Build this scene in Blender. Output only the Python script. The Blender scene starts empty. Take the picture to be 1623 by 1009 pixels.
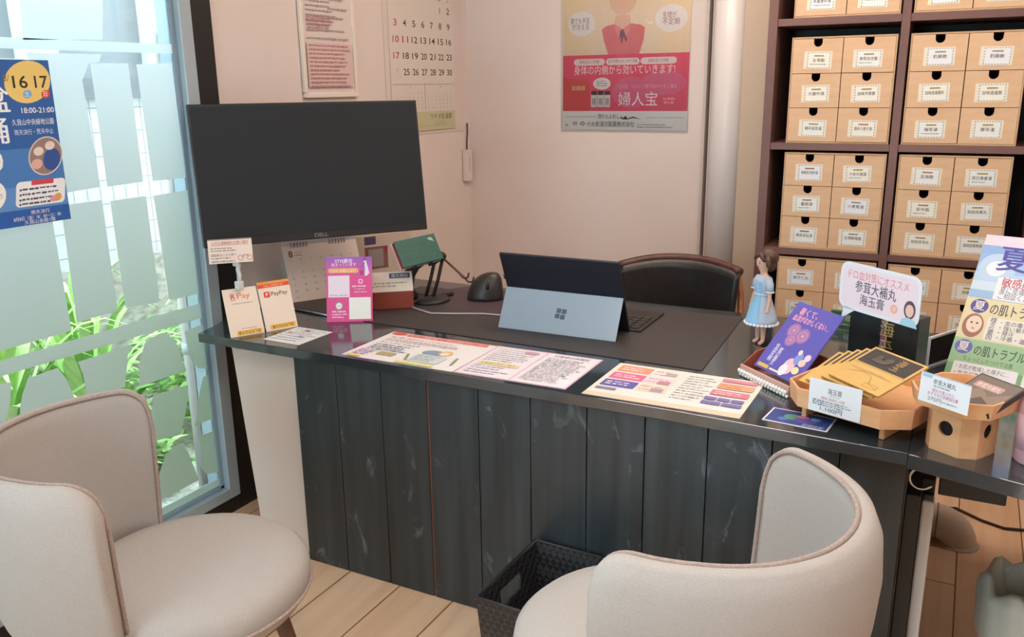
import bpy, bmesh, math, random
from mathutils import Vector, Matrix, Euler
random.seed(7)
R = math.radians
SC = bpy.context.scene
COL = SC.collection

# ------------------------------------------------------------------ camera, sky, lamps, exposure
cam_d = bpy.data.cameras.new('camera'); cam = bpy.data.objects.new('camera', cam_d); COL.objects.link(cam)
F_PX, YAW, PITCH, ROLL = 1372.85, R(27.73), R(14.98), R(-0.80)
cam_d.sensor_fit = 'HORIZONTAL'; cam_d.sensor_width = 36.0; cam_d.lens = 36.0 * F_PX / 1623.0
cam_d.clip_start = 0.02
_f = Vector((-math.sin(YAW) * math.cos(PITCH), math.cos(YAW) * math.cos(PITCH), -math.sin(PITCH)))
_r0 = Vector((math.cos(YAW), math.sin(YAW), 0)); _u0 = _r0.cross(_f)
_r = math.cos(ROLL) * _r0 + math.sin(ROLL) * _u0; _u = -math.sin(ROLL) * _r0 + math.cos(ROLL) * _u0
cam.matrix_world = Matrix(((_r.x, _u.x, -_f.x, 0), (_r.y, _u.y, -_f.y, 0), (_r.z, _u.z, -_f.z, 1.5), (0, 0, 0, 1)))
SC.camera = cam

w = bpy.data.worlds.new('overcast_sky'); SC.world = w; w.use_nodes = True
bg = w.node_tree.nodes['Background']; bg.inputs[0].default_value = (0.72, 0.90, 1.0, 1); bg.inputs[1].default_value = 6.5

def area(name, loc, rot, sx, sy, power, col):
    d = bpy.data.lights.new(name, 'AREA'); d.shape = 'RECTANGLE'; d.size = sx; d.size_y = sy; d.energy = power; d.color = col
    o = bpy.data.objects.new(name, d); o.location = loc; o.rotation_euler = rot; COL.objects.link(o); return o
area('ceiling_lamp_over_desk', (-0.9, 2.9, 2.56), (0, 0, 0), 1.2, 0.5, 18, (1.0, 0.80, 0.69))
area('ceiling_lamp_over_shelf', (0.3, 2.7, 2.56), (0, 0, 0), 0.8, 0.4, 9, (1.0, 0.80, 0.62))
area('ceiling_lamp_over_seats', (-0.5, 0.6, 2.56), (0, 0, 0), 1.4, 0.8, 24, (1.0, 0.95, 0.92))
area('added_fill_by_right_wall', (1.3, 1.3, 2.56), (0, 0, 0), 0.8, 0.8, 14, (1.0, 0.93, 0.88))  # added fill with no fitting behind it, brightens the bin bag and bench end
sd = bpy.data.lights.new('hazy_sun', 'SUN'); sd.energy = 1.9; sd.angle = R(34); sd.color = (1.0, 0.97, 0.92)
so = bpy.data.objects.new('hazy_sun', sd); COL.objects.link(so); so.rotation_euler = Vector((0.52, 0.10, -1.0)).to_track_quat('-Z', 'Y').to_euler()
SC.view_settings.view_transform = 'Standard'; SC.view_settings.look = 'None'
SC.view_settings.gamma = 1.0; SC.view_settings.exposure = 0.16
SC.view_settings.use_curve_mapping = False

# ------------------------------------------------------------------ materials
def lin(h):
    h = h.lstrip('#'); v = [int(h[i:i + 2], 16) / 255 for i in (0, 2, 4)]
    return tuple(c / 12.92 if c <= 0.04045 else ((c + 0.055) / 1.055) ** 2.4 for c in v) + (1,)
_M = {}
def new_mat(name):
    m = bpy.data.materials.new(name); m.use_nodes = True
    return m, m.node_tree, m.node_tree.nodes['Principled BSDF']
def mat(h, rough=0.6, metal=0.0, spec=0.5, coat=0.0):
    k = (h, rough, metal, spec, coat)
    if k not in _M:
        m, t, b = new_mat('paint ' + h)
        b.inputs['Base Color'].default_value = lin(h); b.inputs['Roughness'].default_value = rough
        b.inputs['Metallic'].default_value = metal; b.inputs['Specular IOR Level'].default_value = spec
        b.inputs['Coat Weight'].default_value = coat; b.inputs['Coat Roughness'].default_value = 0.08
        _M[k] = m
    return _M[k]
def noisy(name, c1, c2, scale=(5, 5, 5), rough=0.6, bump=0.0, bscale=None, detail=6, spec=0.5, lo=0.35, hi=0.65, coat=0.0):
    m, t, b = new_mat(name); N, L = t.nodes, t.links
    tc = N.new('ShaderNodeTexCoord'); mp = N.new('ShaderNodeMapping'); mp.inputs['Scale'].default_value = scale
    nz = N.new('ShaderNodeTexNoise'); nz.inputs['Scale'].default_value = 1.0; nz.inputs['Detail'].default_value = detail
    cr = N.new('ShaderNodeValToRGB'); cr.color_ramp.elements[0].color = lin(c1); cr.color_ramp.elements[1].color = lin(c2)
    cr.color_ramp.elements[0].position = lo; cr.color_ramp.elements[1].position = hi
    L.new(tc.outputs['Object'], mp.inputs[0]); L.new(mp.outputs[0], nz.inputs['Vector']); L.new(nz.outputs[0], cr.inputs[0])
    L.new(cr.outputs[0], b.inputs['Base Color']); b.inputs['Roughness'].default_value = rough
    b.inputs['Specular IOR Level'].default_value = spec; b.inputs['Coat Weight'].default_value = coat; b.inputs['Coat Roughness'].default_value = 0.1
    if bump:
        n2 = N.new('ShaderNodeTexNoise'); n2.inputs['Scale'].default_value = bscale or 200; n2.inputs['Detail'].default_value = 3
        bp = N.new('ShaderNodeBump'); bp.inputs['Strength'].default_value = bump; bp.inputs['Distance'].default_value = 0.002
        L.new(tc.outputs['Object'], n2.inputs['Vector']); L.new(n2.outputs[0], bp.inputs['Height']); L.new(bp.outputs[0], b.inputs['Normal'])
    return m
M_WALL = noisy('plaster wall', '#ddcfc7', '#e2d5ce', (2, 2, 2), 0.6, 0.15, 60)
M_CEIL = mat('#efe9e4', 0.8)
M_FABRIC = noisy('linen upholstery', '#b0a9a3', '#bab3ad', (420, 420, 420), 0.9, 0.35, 900, spec=0.2)
M_PIPING = noisy('linen piping', '#a3928a', '#b3a39b', (200, 200, 200), 0.9, 0.4, 500, spec=0.2)
M_TOP = noisy('glossy black counter slab', '#2c353a', '#333c41', (6, 6, 6), 0.10, spec=0.5)
M_TOP.node_tree.nodes['Principled BSDF'].inputs['IOR'].default_value = 2.1
M_MAT = noisy('dark desk mat', '#3b3837', '#423e3d', (300, 300, 300), 0.5, 0.2, 900, spec=0.4)
M_SHELF = noisy('dark brown shelf wood', '#6a4a43', '#7a574f', (2, 30, 2), 0.45)
M_SHELFBACK = noisy('black shelf back', '#191b1c', '#1f2122', (3, 3, 3), 0.5)
M_DRAWER = noisy('pale birch drawer', '#d3ad88', '#dbb793', (6, 40, 40), 0.55)
M_DRAWEREDGE = noisy('birch carcass edge', '#bd9a78', '#c8a784', (20, 6, 20), 0.6)
M_DARKHOLE = mat('#15100d', 0.9)  # shade inside chests, drawers and pedestal put into a near-black colour
M_HINOKI = noisy('pale hinoki wood', '#dda777', '#e6b588', (4, 40, 40), 0.5)
M_BLACKP = mat('#1c1c1e', 0.4)
M_BLACKM = mat('#232323', 0.5)
M_SCREEN = mat('#25292c', 0.5, 0, 0.25)
M_LEATHER = noisy('black leather', '#1d1b1b', '#262322', (40, 40, 40), 0.32, 0.4, 300)
M_LEGWOOD = noisy('walnut leg', '#5f402f', '#75513c', (30, 30, 4), 0.45)
M_ALU = mat('#b4c6d0', 0.35, 0.35)
M_JAMB = mat('#17181a', 0.45)
M_WHITE = mat('#eae6e2', 0.5)
M_PAPER = mat('#ece5df', 0.55)
M_CHROME = mat('#c8c8c8', 0.2, 1.0)

def plank_floor():
    m, t, b = new_mat('pine floor planks'); N, L = t.nodes, t.links
    tc = N.new('ShaderNodeTexCoord'); mp = N.new('ShaderNodeMapping'); mp.inputs['Rotation'].default_value = (0, 0, R(90))
    mp.inputs['Location'].default_value = (0.25, 0.092, 0)
    br = N.new('ShaderNodeTexBrick'); br.inputs['Scale'].default_value = 1.0
    br.inputs['Brick Width'].default_value = 1.8; br.inputs['Row Height'].default_value = 0.192
    br.inputs['Mortar Size'].default_value = 0.0022; br.inputs['Mortar Smooth'].default_value = 0.0
    br.inputs['Color1'].default_value = lin('#efcbaa'); br.inputs['Color2'].default_value = lin('#e6c09b'); br.inputs['Mortar'].default_value = lin('#7d5232')
    br.offset = 0.37
    mp2 = N.new('ShaderNodeMapping'); mp2.inputs['Scale'].default_value = (16, 1.1, 1)
    nz = N.new('ShaderNodeTexNoise'); nz.inputs['Scale'].default_value = 1.6; nz.inputs['Detail'].default_value = 8; nz.inputs['Distortion'].default_value = 0.6
    cr = N.new('ShaderNodeValToRGB'); cr.color_ramp.elements[0].color = lin('#d9b08a'); cr.color_ramp.elements[1].color = lin('#ffffff')
    cr.color_ramp.elements[0].position = 0.33; cr.color_ramp.elements[1].position = 0.6
    mx = N.new('ShaderNodeMix'); mx.data_type = 'RGBA'; mx.blend_type = 'MULTIPLY'; mx.inputs[0].default_value = 0.3
    L.new(tc.outputs['Object'], mp.inputs[0]); L.new(mp.outputs[0], br.inputs['Vector'])
    L.new(tc.outputs['Object'], mp2.inputs[0]); L.new(mp2.outputs[0], nz.inputs['Vector']); L.new(nz.outputs[0], cr.inputs[0])
    L.new(br.outputs[0], mx.inputs[6]); L.new(cr.outputs[0], mx.inputs[7]); L.new(mx.outputs[2], b.inputs['Base Color'])
    b.inputs['Roughness'].default_value = 0.45
    return m
M_FLOOR = plank_floor()

def black_boards():
    m, t, b = new_mat('black stained boards'); N, L = t.nodes, t.links
    tc = N.new('ShaderNodeTexCoord')
    mp = N.new('ShaderNodeMapping'); mp.inputs['Scale'].default_value = (24, 24, 1.4)
    nz = N.new('ShaderNodeTexNoise'); nz.inputs['Scale'].default_value = 1.2; nz.inputs['Detail'].default_value = 6
    cr = N.new('ShaderNodeValToRGB'); cr.color_ramp.elements[0].color = lin('#23292c'); cr.color_ramp.elements[1].color = lin('#374147')
    cr.color_ramp.elements[0].position = 0.3; cr.color_ramp.elements[1].position = 0.75
    # pale scuffs and knots worn through the stain
    mp2 = N.new('ShaderNodeMapping'); mp2.inputs['Scale'].default_value = (11, 11, 6); mp2.inputs['Location'].default_value = (3.3, 0, 1.7)
    n2 = N.new('ShaderNodeTexNoise'); n2.inputs['Scale'].default_value = 1.0; n2.inputs['Detail'].default_value = 9; n2.inputs['Roughness'].default_value = 0.62; n2.inputs['Distortion'].default_value = 1.2
    c2 = N.new('ShaderNodeValToRGB'); c2.color_ramp.elements[0].position = 0.615; c2.color_ramp.elements[1].position = 0.80
    c2.color_ramp.elements[0].color = (0, 0, 0, 1); c2.color_ramp.elements[1].color = (0.8, 0.8, 0.8, 1)
    mx = N.new('ShaderNodeMix'); mx.data_type = 'RGBA'; mx.inputs[7].default_value = lin('#8494a0')
    L.new(tc.outputs['Object'], mp.inputs[0]); L.new(mp.outputs[0], nz.inputs['Vector']); L.new(nz.outputs[0], cr.inputs[0])
    L.new(tc.outputs['Object'], mp2.inputs[0]); L.new(mp2.outputs[0], n2.inputs['Vector']); L.new(n2.outputs[0], c2.inputs[0])
    L.new(c2.outputs[0], mx.inputs[0]); L.new(cr.outputs[0], mx.inputs[6]); L.new(mx.outputs[2], b.inputs['Base Color'])
    b.inputs['Roughness'].default_value = 0.36; b.inputs['Specular IOR Level'].default_value = 0.6
    return m
M_BOARD = black_boards()

def weave(name, c, sc):
    m, t, b = new_mat(name); N, L = t.nodes, t.links
    tc = N.new('ShaderNodeTexCoord'); mp = N.new('ShaderNodeMapping'); mp.inputs['Rotation'].default_value = (R(45), R(45), 0)
    ck = N.new('ShaderNodeTexChecker'); ck.inputs['Scale'].default_value = sc
    ck.inputs['Color1'].default_value = lin(c); ck.inputs['Color2'].default_value = lin('#3d3d40')
    bp = N.new('ShaderNodeBump'); bp.inputs['Strength'].default_value = 0.8; bp.inputs['Distance'].default_value = 0.003
    L.new(tc.outputs['Object'], mp.inputs[0]); L.new(mp.outputs[0], ck.inputs[0]); L.new(ck.outputs[0], b.inputs['Base Color'])
    L.new(ck.outputs[1], bp.inputs['Height']); L.new(bp.outputs[0], b.inputs['Normal']); b.inputs['Roughness'].default_value = 0.45
    return m
M_WEAVE = weave('black woven strap', '#202022', 70)

def glass_thin(name, tint, refl=0.5):
    m = bpy.data.materials.new(name); m.use_nodes = True; t = m.node_tree; t.nodes.clear(); N, L = t.nodes, t.links
    o = N.new('ShaderNodeOutputMaterial'); mx = N.new('ShaderNodeMixShader'); tr = N.new('ShaderNodeBsdfTransparent'); gl = N.new('ShaderNodeBsdfGlossy')
    fr = N.new('ShaderNodeFresnel'); fr.inputs[0].default_value = 1.35; gl.inputs['Roughness'].default_value = 0.02
    tr.inputs[0].default_value = tint
    L.new(fr.outputs[0], mx.inputs[0]); L.new(tr.outputs[0], mx.inputs[1]); L.new(gl.outputs[0], mx.inputs[2]); L.new(mx.outputs[0], o.inputs[0])
    return m
M_GLASS = glass_thin('window glass', (0.93, 0.97, 0.97, 1))
M_CLEAR = glass_thin('clear plastic', (0.985, 0.99, 0.99, 1))
def film():
    m = bpy.data.materials.new('frosted window film'); m.use_nodes = True; t = m.node_tree; t.nodes.clear(); N, L = t.nodes, t.links
    o = N.new('ShaderNodeOutputMaterial'); a = N.new('ShaderNodeAddShader'); tr = N.new('ShaderNodeBsdfTranslucent'); df = N.new('ShaderNodeBsdfDiffuse')
    tr.inputs[0].default_value = (0.74, 0.76, 0.76, 1); df.inputs[0].default_value = (0.10, 0.11, 0.11, 1)
    L.new(tr.outputs[0], a.inputs[0]); L.new(df.outputs[0], a.inputs[1]); L.new(a.outputs[0], o.inputs[0])
    return m
M_FILM = film()
def bag(name, c, tr):
    m, t, b = new_mat(name); N, L = t.nodes, t.links
    b.inputs['Base Color'].default_value = lin(c); b.inputs['Roughness'].default_value = 0.4
    ts = N.new('ShaderNodeBsdfTransparent'); mx = N.new('ShaderNodeMixShader'); mx.inputs[0].default_value = tr
    L.new(b.outputs[0], mx.inputs[1]); L.new(ts.outputs[0], mx.inputs[2]); L.new(mx.outputs[0], t.nodes['Material Output'].inputs[0])
    return m

# ------------------------------------------------------------------ mesh helpers
class MB:
    def __init__(s): s.v = []; s.f = []; s.m = []; s.sm = []; s.mats = []; s.x = Matrix()
    def mi(s, m):
        if m not in s.mats: s.mats.append(m)
        return s.mats.index(m)
    def add(s, vs, fs, m, smooth=False):
        o = len(s.v); s.v += [tuple(s.x @ Vector(p)) for p in vs]; k = s.mi(m)
        for f in fs: s.f.append([i + o for i in f]); s.m.append(k); s.sm.append(smooth)
        return s
    def box(s, x0, x1, y0, y1, z0, z1, m):
        v = [(x, y, z) for z in (z0, z1) for y in (y0, y1) for x in (x0, x1)]
        return s.add(v, [(0, 2, 3, 1), (4, 5, 7, 6), (0, 1, 5, 4), (2, 6, 7, 3), (0, 4, 6, 2), (1, 3, 7, 5)], m)
    def prism(s, poly, z0, z1, m):            # poly in xy (ccw)
        n = len(poly); v = [(x, y, z0) for x, y in poly] + [(x, y, z1) for x, y in poly]
        return s.add(v, [list(range(n))[::-1], list(range(n, 2 * n))] + [(i, (i + 1) % n, n + (i + 1) % n, n + i) for i in range(n)], m)
    def tube(s, pts, r, m, n=10, closed=False, caps=True):
        P = [Vector(p) for p in pts]; K = len(P); vs = []; fs = []; up = None
        for i, p in enumerate(P):
            a = P[(i - 1) % K] if (closed or i > 0) else p; c = P[(i + 1) % K] if (closed or i < K - 1) else p
            d = (c - a).normalized()
            if up is None: up = Vector((0, 0, 1)) if abs(d.z) < 0.9 else Vector((1, 0, 0))
            sx = d.cross(up).normalized(); up = sx.cross(d).normalized()
            rr = r[i] if isinstance(r, (list, tuple)) else r
            for k in range(n):
                t = 2 * math.pi * k / n; vs.append(p + sx * (math.cos(t) * rr) + up * (math.sin(t) * rr))
        for i in range(K if closed else K - 1):
            for k in range(n):
                a, b = i * n + k, i * n + (k + 1) % n; j = (i + 1) % K
                fs.append((a, b, j * n + (k + 1) % n, j * n + k))
        if not closed and caps: fs += [list(range(n))[::-1], list(range((K - 1) * n, K * n))]
        return s.add(vs, fs, m, True)
    def lathe(s, prof, m, n=32, c=(0, 0), sy=1.0):       # prof: (r,z)
        vs = []; fs = []; K = len(prof)
        for r, z in prof:
            for k in range(n):
                t = 2 * math.pi * k / n; vs.append((c[0] + r * math.cos(t), c[1] + sy * r * math.sin(t), z))
        for i in range(K - 1):
            for k in range(n):
                fs.append((i * n + k, i * n + (k + 1) % n, (i + 1) * n + (k + 1) % n, (i + 1) * n + k))
        fs += [list(range(n))[::-1], list(range((K - 1) * n, K * n))]
        return s.add(vs, fs, m, True)
    def ball(s, c, rx, ry, rz, m, nu=16, nv=10):
        vs = [(c[0], c[1], c[2] - rz)]; fs = []
        for i in range(1, nv):
            t = -math.pi / 2 + math.pi * i / nv
            for k in range(nu):
                p = 2 * math.pi * k / nu
                vs.append((c[0] + rx * math.cos(t) * math.cos(p), c[1] + ry * math.cos(t) * math.sin(p), c[2] + rz * math.sin(t)))
        vs.append((c[0], c[1], c[2] + rz)); last = len(vs) - 1
        for k in range(nu):
            fs.append((0, 1 + (k + 1) % nu, 1 + k)); fs.append((last, last - nu + k, last - nu + (k + 1) % nu))
        for i in range(nv - 2):
            for k in range(nu):
                a = 1 + i * nu + k; b = 1 + i * nu + (k + 1) % nu
                fs.append((a, b, b + nu, a + nu))
        return s.add(vs, fs, m, True)
    def build(s, name, parent=None, bevel=0.0, seg=2, loc=None, rot=None, subsurf=0):
        me = bpy.data.meshes.new(name); me.from_pydata(s.v, [], s.f)
        for m in s.mats: me.materials.append(m)
        me.polygons.foreach_set('material_index', s.m); me.polygons.foreach_set('use_smooth', s.sm); me.update()
        o = bpy.data.objects.new(name, me); COL.objects.link(o)
        if parent: o.parent = parent
        if loc: o.location = loc
        if rot: o.rotation_euler = rot
        if bevel:
            b = o.modifiers.new('bevel', 'BEVEL'); b.width = bevel; b.segments = seg; b.limit_method = 'ANGLE'; b.angle_limit = R(40)
        if subsurf:
            b = o.modifiers.new('sub', 'SUBSURF'); b.levels = subsurf; b.render_levels = subsurf
        return o

def tag(o, label, cat, group=None):
    o['label'] = label; o['category'] = cat
    if group: o['group'] = group
    return o
def thing(name, label, cat, loc=(0, 0, 0), rz=0.0, group=None):
    o = bpy.data.objects.new(name, None); o.empty_display_size = 0.05; COL.objects.link(o)
    o.location = loc; o.rotation_euler = (0, 0, rz); return tag(o, label, cat, group)
def struct(name, mb, bevel=0.0, parent=None):
    o = mb.build(name, parent, bevel)
    if not parent: o['kind'] = 'structure'
    return o
def dup(root):
    r = root.copy(); COL.objects.link(r)
    for ch in list(root.children):
        c = ch.copy(); COL.objects.link(c); c.parent = r
        for g in list(ch.children):
            d = g.copy(); COL.objects.link(d); d.parent = c
    return r

# ---- lettering and print: turned into flat coloured shapes on the sheet they are printed on
_T = {}
def glyphs(body, bold=0.0):
    k = (body, bold)
    if k not in _T:
        c = bpy.data.curves.new('t', 'FONT'); c.body = body; c.resolution_u = 3; c.offset = bold
        o = bpy.data.objects.new('t', c); COL.objects.link(o); bpy.context.view_layer.update()
        me = o.to_mesh(); vs = [tuple(v.co) for v in me.vertices]; fs = [tuple(p.vertices) for p in me.polygons]
        o.to_mesh_clear(); bpy.data.objects.remove(o); bpy.data.curves.remove(c)
        xs = [v[0] for v in vs] or [0]; ys = [v[1] for v in vs] or [0]
        _T[k] = (vs, fs, min(xs), max(xs), min(ys), max(ys))
    return _T[k]
class Print:
    """draws on the front (-y) of a sheet W x H; design frame x right, y down, from (x0,y0) to (x1,y1)"""
    def __init__(s, mb, W, H, fr, y=0.0):
        s.mb = mb; s.W = W; s.H = H; s.fr = fr; s.y = y; s.k = 0; s.sh = None
    def P(s, x, y):
        x0, y0, x1, y1 = s.fr
        if s.sh: x = x + s.sh(y)
        return ((x - x0) / (x1 - x0) * s.W, (y1 - y) / (y1 - y0) * s.H)
    def lay(s): s.k += 1; return s.y - 0.00012 * (s.k // 6 + 1) - 0.00002 * (s.k % 6)
    def poly(s, pts, c, rough=0.5):
        d = s.lay(); q = [s.P(*p) for p in pts]
        ar = sum(q[i][0] * q[(i + 1) % len(q)][1] - q[(i + 1) % len(q)][0] * q[i][1] for i in range(len(q)))
        if ar < 0: q = q[::-1]
        s.mb.add([(u, d, v) for u, v in q], [list(range(len(q)))], mat(c, rough)); return s
    def rect(s, x0, y0, x1, y1, c): return s.poly([(x0, y0), (x1, y0), (x1, y1), (x0, y1)], c)
    def rrect(s, x0, y0, x1, y1, r, c):
        p = []
        for cx, cy, a in ((x1 - r, y0 + r, -90), (x1 - r, y1 - r, 0), (x0 + r, y1 - r, 90), (x0 + r, y0 + r, 180)):
            for k in range(6): t = R(a + 18 * k); p.append((cx + r * math.cos(t), cy + r * math.sin(t)))
        return s.poly(p, c)
    def oval(s, cx, cy, rx, ry, c, n=28):
        return s.poly([(cx + rx * math.cos(2 * math.pi * k / n), cy + ry * math.sin(2 * math.pi * k / n)) for k in range(n)], c)
    def text(s, body, x, y, h, c, al='l', w=None, bold=0.0, ang=0.0):
        """y = baseline, h = letter height (design units of y); w = exact width"""
        cjk = any(ord(ch) > 0x2e80 for ch in body)
        if cjk and bold >= 0.008:
            st = s.mb; ux = h * bold * 0.9 * (s.H / (s.fr[3] - s.fr[1])) / (s.W / (s.fr[2] - s.fr[0]))
            for ox, oy in ((-ux, 0), (ux, 0), (0, h * bold * 0.7)): s.text(body, x + ox, y + oy, h, c, al, w, 0.0, ang)
            return s
        vs, fs, a, b, lo, hi = glyphs(body, 0.0 if cjk else bold)
        x0, y0, x1, y1 = s.fr; ky = s.H / (y1 - y0); kx = s.W / (x1 - x0)
        sc = h * ky / 0.75; sx = (w * kx / max(b - a, 1e-6)) if w else sc
        wd = (b - a) * sx; u, v = s.P(x, y)
        if al == 'c': u -= wd / 2
        if al == 'r': u -= wd
        d = s.lay(); ca, sa = math.cos(ang), math.sin(ang); out = []
        for p in vs:
            px, pz = (p[0] - a) * sx, p[1] * sc
            out.append((u + px * ca - pz * sa, d, v + px * sa + pz * ca))
        s.mb.add(out, fs, mat(c, 0.5)); return s
    def vtext(s, body, x, y, h, c, bold=0.0, step=1.12):
        for i, ch in enumerate(body): s.text(ch, x, y + (i * step + 0.9) * h, h, c, 'c', bold=bold)
        return s
    def lines(s, x0, x1, ys, h, c, seed=0):
        """print too small to read: broken strokes"""
        rn = random.Random(seed)
        for y in ys:
            x = x0; xe = x0 + (x1 - x0) * rn.uniform(0.7, 1.0)
            while x < xe:
                wd = h * rn.uniform(0.8, 3.2); s.rect(x, y, min(x + wd, xe), y + h * rn.uniform(0.6, 1.0), c); x += wd + h * rn.uniform(0.3, 0.7)
        return s
def sheet(W, H, th, base, fr, back=None, radius=0):
    mb = MB(); b = base if not isinstance(base, str) else mat(base, 0.5)
    mb.box(0, W, 0, th, 0, H, b); return mb, Print(mb, W, H, fr)
def place(o, BL, rz, tilt): o.location = BL; o.rotation_euler = (R(-tilt), 0, R(rz)); return o

# ------------------------------------------------------------------ the room
XL, YB = -2.28, 3.90
m = MB(); m.box(-2.5, 2.4, -1.7, 4.1, -0.06, 0, M_FLOOR); struct('floor', m)
m = MB(); m.box(-2.5, 2.4, -1.7, 4.1, 2.6, 2.66, M_CEIL); struct('ceiling', m)
m = MB()
m.box(XL - 0.14, XL, 2.215, YB + 0.14, 0, 2.6, M_WALL); m.box(XL - 0.14, XL - 0.0302, 2.1255, 2.215, 0, 2.6, M_WALL); m.box(XL - 0.14, XL, -1.7, 0.1, 0, 2.6, M_WALL)
m.box(XL - 0.14, XL, 0.1, 2.125, 2.4, 2.6, M_WALL); struct('wall_left', m)
m = MB(); m.box(XL, 2.4, YB, YB + 0.14, 0, 2.6, M_WALL); struct('wall_back', m)
m = MB(); m.box(2.3, 2.44, -1.7, YB, 0, 2.6, M_WALL); struct('wall_right', m)
m = MB(); m.box(XL, -1.9, -1.84, -1.7, 0, 2.6, M_WALL); m.box(-0.55, 2.3, -1.84, -1.7, 0, 2.6, M_WALL)
m.box(-1.9, -0.55, -1.84, -1.7, 2.35, 2.6, M_WALL); struct('wall_front', m)
# shop front behind the camera: a glazed door wall
wf = MB()
for x in (-1.9, -1.25, -0.6): wf.box(x, x + 0.05, -1.8, -1.74, 0, 2.35, M_ALU)
wf.box(-1.9, -0.55, -1.8, -1.74, 0, 0.06, M_ALU); wf.box(-1.9, -0.55, -1.8, -1.74, 2.29, 2.35, M_ALU); wf.box(-1.85, -0.6, -1.775, -1.77, 0.06, 2.29, M_GLASS)
struct('window_2', wf)

# left window: black post, pale aluminium frame, glass, frosted film
m = MB(); m.box(XL - 0.03, XL + 0.012, 2.1255, 2.215, 0.0, 2.6, M_JAMB); m.box(XL - 0.14, XL + 0.012, 0.1, 2.125, 0, 0.06, M_JAMB); struct('trim_1', m)
wn = MB()
wn.box(XL - 0.09, XL + 0.02, 2.075, 2.125, 0.06, 2.4, M_ALU); wn.box(XL - 0.09, XL + 0.02, 0.1, 2.075, 0.06, 0.10, M_ALU)
wn.box(XL - 0.09, XL + 0.02, 0.1, 0.15, 0.10, 2.4, M_ALU); wn.box(XL - 0.09, XL + 0.02, 0.15, 2.075, 2.35, 2.4, M_ALU)
wn.box(XL - 0.02, XL - 0.005, 2.055, 2.075, 0.10, 2.35, mat('#8fa5b3', 0.4)); wn.box(XL - 0.02, XL - 0.005, 0.15, 2.075, 0.10, 0.115, mat('#8fa5b3', 0.4))
win = struct('window_1', wn, 0.003)
g = MB(); g.box(XL - 0.012, XL - 0.008, 0.15, 2.075, 0.10, 2.35, M_GLASS); g.build('pane', win)
FILM = {
 'big': [(1.562, 2.02), (1.822, 2.02), (1.822, 1.759), (1.804, 1.649), (1.557, 1.639), (1.562, 1.739)],
 'band': [(0.16, 1.642), (2.06, 1.644), (2.06, 1.615), (0.16, 1.615)],
 'P1': [(1.558, 1.606), (1.793, 1.608), (1.783, 1.584), (1.747, 1.58), (1.719, 1.534), (1.73, 1.228), (1.61, 1.223), (1.590, 1.467)],
 'P2': [(1.752, 1.582), (1.883, 1.584), (1.885, 1.228), (1.754, 1.226)],
 'P3': [(1.912, 1.581), (2.048, 1.587), (2.056, 1.225), (1.921, 1.226)],
 'P0': [(1.30, 1.59), (1.55, 1.59), (1.585, 1.40), (1.60, 1.225), (1.30, 1.225)],
 'Q1': [(1.30, 1.19), (1.561, 1.19), (1.57, 0.825), (1.30, 0.823)],
 'Q2': [(1.594, 1.189), (1.73, 1.19), (1.732, 0.847), (1.591, 0.845)],
 'Q3': [(1.757, 1.183), (1.889, 1.184), (1.892, 0.839), (1.762, 0.848)],
 'Q4': [(1.917, 1.181), (2.056, 1.184), (2.056, 0.832), (1.931, 0.836)],
 'bandL': [(0.16, 0.795), (2.056, 0.797), (2.056, 0.746), (0.16, 0.766)],
 'R1': [(1.25, 0.736), (1.369, 0.73), (1.355, 0.67), (1.332, 0.62), (1.25, 0.62)],
 'R2': [(1.417, 0.725), (1.509, 0.729), (1.53, 0.69), (1.541, 0.65), (1.549, 0.61), (1.375, 0.613), (1.38, 0.65), (1.394, 0.686)],
 'R3': [(1.575, 0.727), (1.758, 0.73), (1.748, 0.70), (1.735, 0.65), (1.721, 0.602), (1.583, 0.609), (1.587, 0.65), (1.585, 0.69)],
 'R4': [(1.814, 0.721), (1.845, 0.732), (1.88, 0.734), (1.906, 0.73), (1.932, 0.70), (1.946, 0.665), (1.955, 0.62), (1.967, 0.582), (1.772, 0.586), (1.782, 0.63), (1.787, 0.667)],
 'R5': [(1.976, 0.717), (2.056, 0.724), (2.056, 0.563), (2.018, 0.575), (1.996, 0.60), (1.984, 0.64)],
 'S1': [(1.30, 0.57), (1.52, 0.57), (1.50, 0.44), (1.30, 0.45)],
 'S2': [(1.545, 0.572), (1.793, 0.558), (1.773, 0.426), (1.527, 0.458)],
 'S4': [(1.821, 0.54), (1.966, 0.531), (1.957, 0.48), (1.94, 0.432), (1.91, 0.373), (1.795, 0.387), (1.80, 0.46)],
 'S5': [(2.034, 0.538), (2.056, 0.539), (2.056, 0.377), (1.97, 0.378), (1.99, 0.41), (2.002, 0.457), (2.015, 0.50)],
 'T2': [(1.50, 0.39), (1.74, 0.39), (1.72, 0.18), (1.48, 0.18)],
 'T4': [(1.84, 0.325), (1.87, 0.336), (1.895, 0.336), (1.915, 0.333), (1.935, 0.29), (1.947, 0.244), (1.966, 0.177), (1.785, 0.175), (1.80, 0.22), (1.806, 0.268)],
 'T5': [(1.985, 0.333), (2.056, 0.33), (2.056, 0.17), (2.0, 0.184), (1.982, 0.22), (1.99, 0.27)],
 'bandB': [(0.16, 0.145), (2.056, 0.145), (2.056, 0.118), (0.16, 0.118)],
}
fm = MB()
for k, pts in FILM.items():
    fm.add([(XL - 0.0075, y, z) for y, z in pts], [list(range(len(pts)))], M_FILM)
fm.build('frosted_film', win)

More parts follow.
